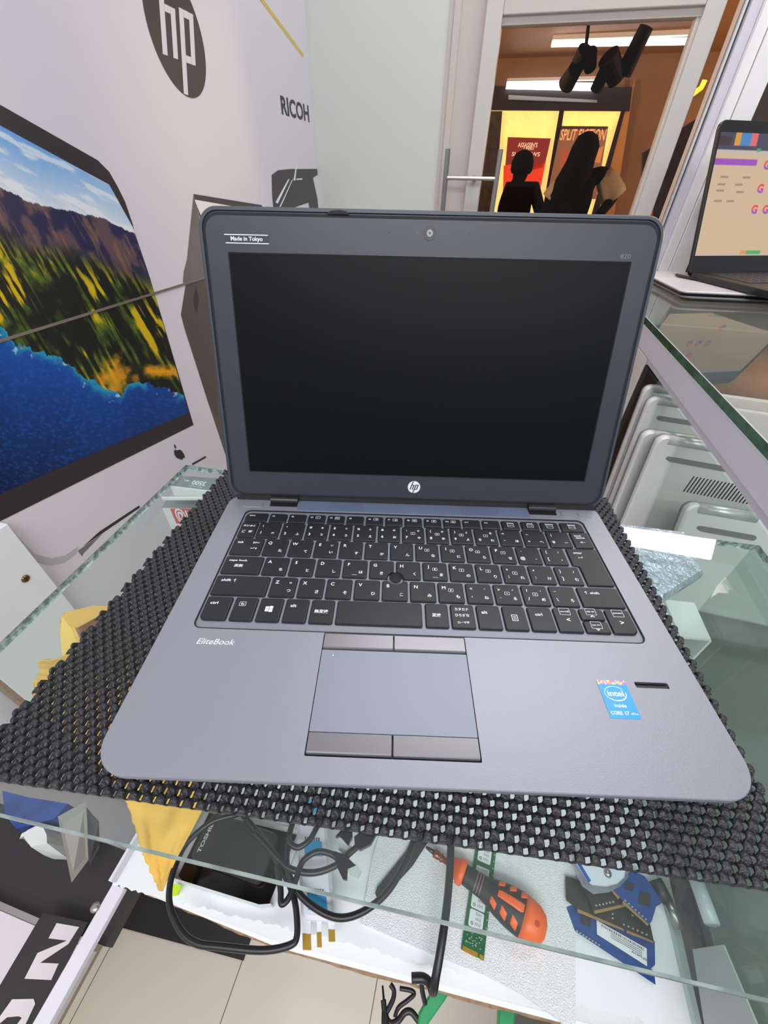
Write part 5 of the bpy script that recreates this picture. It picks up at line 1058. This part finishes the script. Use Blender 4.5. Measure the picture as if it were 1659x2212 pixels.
poster('brown poster reading SPLIT FICTION behind the standing person', [(1213, 272), (1314, 273), (1288, 430), (1180, 430)], mat('poster_brown', (128, 84, 62), .5, emit=.7),
       [('SPLIT FICTION', 1259, 291, 96, 22, m_ol)], [(mat('poster_dark', (76, 44, 40), .5, emit=.2), [(1213, 272), (1314, 273), (1310, 281), (1211, 280)]), (mat('poster_rust', (178, 92, 60), .5, emit=.3), [(1215, 320), (1232, 322), (1222, 360), (1208, 364)]), (mat('poster_amber', (214, 140, 80), .5, emit=.3), [(1285, 325), (1304, 315), (1296, 352), (1282, 350)])])
# glowing tubes added in place of LED reflections in the door glass
def led(label, a, b, r, st_):
    t = thing('led_reflection', label, 'lamp', a); bm = NB(); cyl(bm, (0, 0, 0), b-a, r, n=14); obj('tube', bm, mat('led_emit', (250, 246, 255), .3, emit=st_), t, True); bm = NB(); d_ = b-a; box(bm, (0, -.02, r*.8), (d_.x, .034, 1.06-a.z if 1.06-a.z < .05 else r*.8+.02)); obj('housing', bm, m_alu, t)
ya_ = P(1192, 94, z=1.022); yb_ = P(1500, 89, z=1.022); led('long white glowing stand-in for a reflected room LED tube, upper of the two', ya_, yb_, .018, 5)
led('white glowing stand-in for a reflected LED tube above the header, lower of the two', P(1094, 184, y=YF-.075), P(1288, 188, y=YF-.075), .024, 5)
# ceiling spotlights
D1 = lambda u, v: (1060+.205*u, 40+.205*v)
def spot(label, segs):
    t = thing('ceiling_spotlight', label, 'spotlight', P(*D1(*segs[0][0]), y=3.0))
    for nm, a, b, r0, r1 in [(s_[2], s_[0], s_[1], s_[3], s_[4]) for s_ in segs]:
        bm = NB(); cyl(bm, P(*D1(*a), y=3.0)-t.location, P(*D1(*b), y=3.0+.06)-t.location, r0, r1, n=18); obj(nm, bm, m_dk2, t, False)
m_dk2 = mat('spot_black', (26, 22, 24), .8, spec=.2)
spot('black adjustable ceiling spotlight pointing down, left of the two', [((1000, 330), (880, 560), 'lamp_head', .038, .034), ((890, 540), (800, 690), 'lamp_hood', .034, .042), ((1040, 370), (1050, 520), 'driver_box', .034, .028), ((1000, 330), (1060, -200), 'mounting_arm', .008, .008)])
spot('black adjustable ceiling spotlight with a long arm, right of the two', [((1640, 90), (1400, 580), 'lamp_arm', .032, .040), ((1240, 400), (1330, 640), 'lamp_head', .046, .040), ((1250, 440), (1110, 750), 'lamp_hood', .026, .030)])
# stock seen right of the door
rs = thing('stock_shelf', 'dark shelving with orange and lime goods behind the right window', 'shelving', (0, 2.4, 0))
def rsp(name, pts, m, dy=0, th=.03):
    bm = NB(); q = [P(*p, y=2.4+dy)-Vector((0, 2.4, 0)) for p in pts]; loft(bm, [[p+Vector((0, th, 0)) for p in q], q]); return obj(name, bm, m, rs)
rsp('back_board', [(1390, 330), (1720, 120), (1720, 640), (1380, 640)], mat('stock_back', (58, 44, 40), .6, noise=.5, nscale=12), .05)
E2 = lambda u, v: (1400+.1561*u, 440+.1561*v)
rsp('orange_pack', [E2(*p) for p in ((560, 100), (610, 130), (560, 260), (490, 380), (440, 390), (500, 230))], mat('pack_orange', (214, 84, 40), .5)); rsp('lime_pack', [E2(*p) for p in ((640, 125), (690, 130), (690, 200), (560, 450), (535, 430), (600, 250))], mat('pack_lime', (170, 176, 40), .5), -.01)
rsp('orange_pack', [E2(*p) for p in ((10, 90), (70, 80), (60, 220), (-30, 230))], MATS['pack_orange']); rsp('rust_pack', [E2(*p) for p in ((330, 680), (480, 740), (450, 780), (270, 770))], mat('pack_rust', (150, 60, 34), .5))
rsp('grey_board', [(1560, 215), (1740, 110), (1740, 400), (1540, 400)], mat('board_grey', (104, 98, 92), .5), .02)
E3 = lambda u, v: (1400+.1561*u, .1561*v)
for lab_, pp in (('thin glowing amber strip light in the gap beside the door', ((785, 1110), (735, 1215), (620, 1300))), ('glowing amber strip light high behind the right window', ((1612, 640), (1515, 880), (1370, 972)))):
    t = thing('amber_strip_light', lab_, 'lamp', P(*E3(*pp[0]), y=2.436)); bm = NB(); tube(bm, [P(*E3(*p), y=2.436)-t.location for p in pp], .009, 10, raw=True); obj('strip', bm, mat('amber_emit', (255, 170, 40), .4, emit=2.5), t)
# people in the arcade (seen from behind, against the lit window)
YP = 4.0
def person(label, joints, edges, hair=None, cloth=None, skin=None, sleeves=None, pid='p'):
    """joints: name -> (point, radius x, radius y)"""
    nm = list(joints); c = Vector((joints['pelvis'][0].x, YP, ZF)); t = thing('person', label, 'person', c)
    me = bpy.data.meshes.new('body'); me.from_pydata([tuple(joints[k][0]-c) for k in nm], [(nm.index(a), nm.index(b)) for a, b in edges], [])
    o = link(bpy.data.objects.new('body', me), t); md = o.modifiers.new('skin', 'SKIN'); o.modifiers.new('sub', 'SUBSURF').levels = 2
    o.modifiers['sub'].render_levels = 2
    lay = me.skin_vertices[0].data if me.skin_vertices else None
    if lay is None:
        bm = bmesh.new(); bm.from_mesh(me); bm.verts.layers.skin.verify(); bm.to_mesh(me); bm.free(); lay = me.skin_vertices[0].data
    for i, k in enumerate(nm): lay[i].radius = joints[k][1:3]; lay[i].use_root = (k == 'pelvis')
    me.materials.append(cloth); md.use_smooth_shade = True; return t, c
def J(px, py, rx, ry, dy=0): return (P(px, py, y=YP+dy), rx, ry)
def leg(j, sx, hip, kn, an): pass
m_cl1 = mat('dark_dress', (13, 11, 12), .95, spec=.1); m_hair = mat('black_hair', (10, 8, 9), .9, spec=.1); m_slv = mat('beige_sleeve', (150, 134, 112), .7); m_skin = mat('skin', (120, 76, 56), .6)
def figure(label, top, hx, shL, shR, elL, elR, wrL, wrR, cloth):
    head = P(*top, y=YP); zt = head.z; cx = head.x; H = zt-ZF; hu = H/7.5
    Z = lambda f: ZF+H*f
    j = {'pelvis': (Vector((cx, YP, Z(.53))), .15, .11), 'waist': (Vector((cx, YP, Z(.62))), .13, .10), 'chest': (Vector((cx, YP, Z(.74))), .16, .115), 'collar': (Vector((cx, YP, Z(.815))), .10, .08), 'neck': (Vector((cx, YP, Z(.86))), .055, .055), 'head': (Vector((cx, YP, Z(.925))), .078, .095), 'crown': (Vector((cx, YP, Z(.968))), .062, .075)}
    E_ = [('pelvis', 'waist'), ('waist', 'chest'), ('chest', 'collar'), ('collar', 'neck'), ('neck', 'head'), ('head', 'crown')]
    for s_, sh, el, wr in (('l', shL, elL, wrL), ('r', shR, elR, wrR)):
        j['sh'+s_] = J(*sh, .062, .062); j['el'+s_] = J(*el, .050, .048); j['wr'+s_] = J(*wr, .032, .028, -.12); a = j['wr'+s_][0]; d_ = (a-j['el'+s_][0]).normalized()
        j['palm'+s_] = (a+d_*.06, .038, .018)
        E_ += [('collar', 'sh'+s_), ('sh'+s_, 'el'+s_), ('el'+s_, 'wr'+s_), ('wr'+s_, 'palm'+s_)]
        up_h = Vector((0, 0, 1)).cross(d_).normalized()
        for k in range(4): n_ = 'f%d%s' % (k, s_); j[n_] = (a+d_*(.10+.012*(1.5-abs(k-1.5)))+up_h*(.022*(k-1.5))*.9+Vector((0, 0, -.01)), .009, .009); E_.append(('palm'+s_, n_))
        n_ = 'th'+s_; j[n_] = (a+d_*.05+up_h*.05, .010, .010); E_.append(('wr'+s_, n_))
        sg_ = -1 if s_ == 'l' else 1
        j['hip'+s_] = (Vector((cx+sg_*.085, YP, Z(.49))), .088, .088); j['kn'+s_] = (Vector((cx+sg_*.10, YP, Z(.28))), .056, .058); j['an'+s_] = (Vector((cx+sg_*.10, YP+.01, Z(.05))), .036, .040); j['toe'+s_] = (Vector((cx+sg_*.115, YP+.13, ZF+.032)), .036, .026)
        E_ += [('pelvis', 'hip'+s_), ('hip'+s_, 'kn'+s_), ('kn'+s_, 'an'+s_), ('an'+s_, 'toe'+s_)]
    return person(label, j, E_, cloth=cloth), H, cx
(t, c), H, cx = figure('person with long black hair and beige sleeves, arms out, before the SPLIT FICTION poster', (1272, 284), 0, (1241, 372), (1303, 372), (1192, 432), (1326, 425), (1222, 452), (1296, 462), m_cl1)
bm = NB(); rings = []
for k, (f, rx, ry, dx) in enumerate(((1.0, .02, .02, 0), (.985, .065, .075, 0), (.95, .092, .10, 0), (.90, .098, .10, -.01), (.85, .115, .09, -.025), (.78, .145, .085, -.045), (.70, .155, .08, -.055), (.62, .13, .06, -.06))):
    rings.append([(dx+rx*math.cos(2*PI*i/20)+random.uniform(-.003, .003), ry*math.sin(2*PI*i/20)-.025, H*f) for i in range(20)])
loft(bm, rings); obj('hair', bm, m_hair, t, True)
for s_ in ((1241, 372, 1192, 432), (1303, 372, 1326, 425)):
    a, b = P(s_[0], s_[1], y=YP)-c, P(s_[2], s_[3], y=YP)-c; d_ = b-a; bm = NB(); lathe(bm, a+d_*.28, d_, [(-d_.length*.25, .050), (0, .068), (d_.length*.3, .078), (d_.length*.6, .084), (d_.length*.78, .080), (d_.length*.79, .05)], 22); obj('sleeve', bm, m_slv, t, True)
YP = 4.55
(t, c), H, cx = figure('person in dark clothes with short hair, standing before the red poster', (1134, 324), 0, (1099, 408), (1154, 408), (1083, 460), (1168, 465), (1095, 520), (1150, 520), m_cl1)
bm = NB(); loft(bm, [[(rx*math.cos(2*PI*i/20), ry*math.sin(2*PI*i/20)-.01, H*f) for i in range(20)] for f, rx, ry in ((1.002, .02, .02), (.985, .07, .08), (.95, .09, .105), (.915, .09, .10), (.90, .075, .08))]); obj('hair', bm, m_hair, t, True)
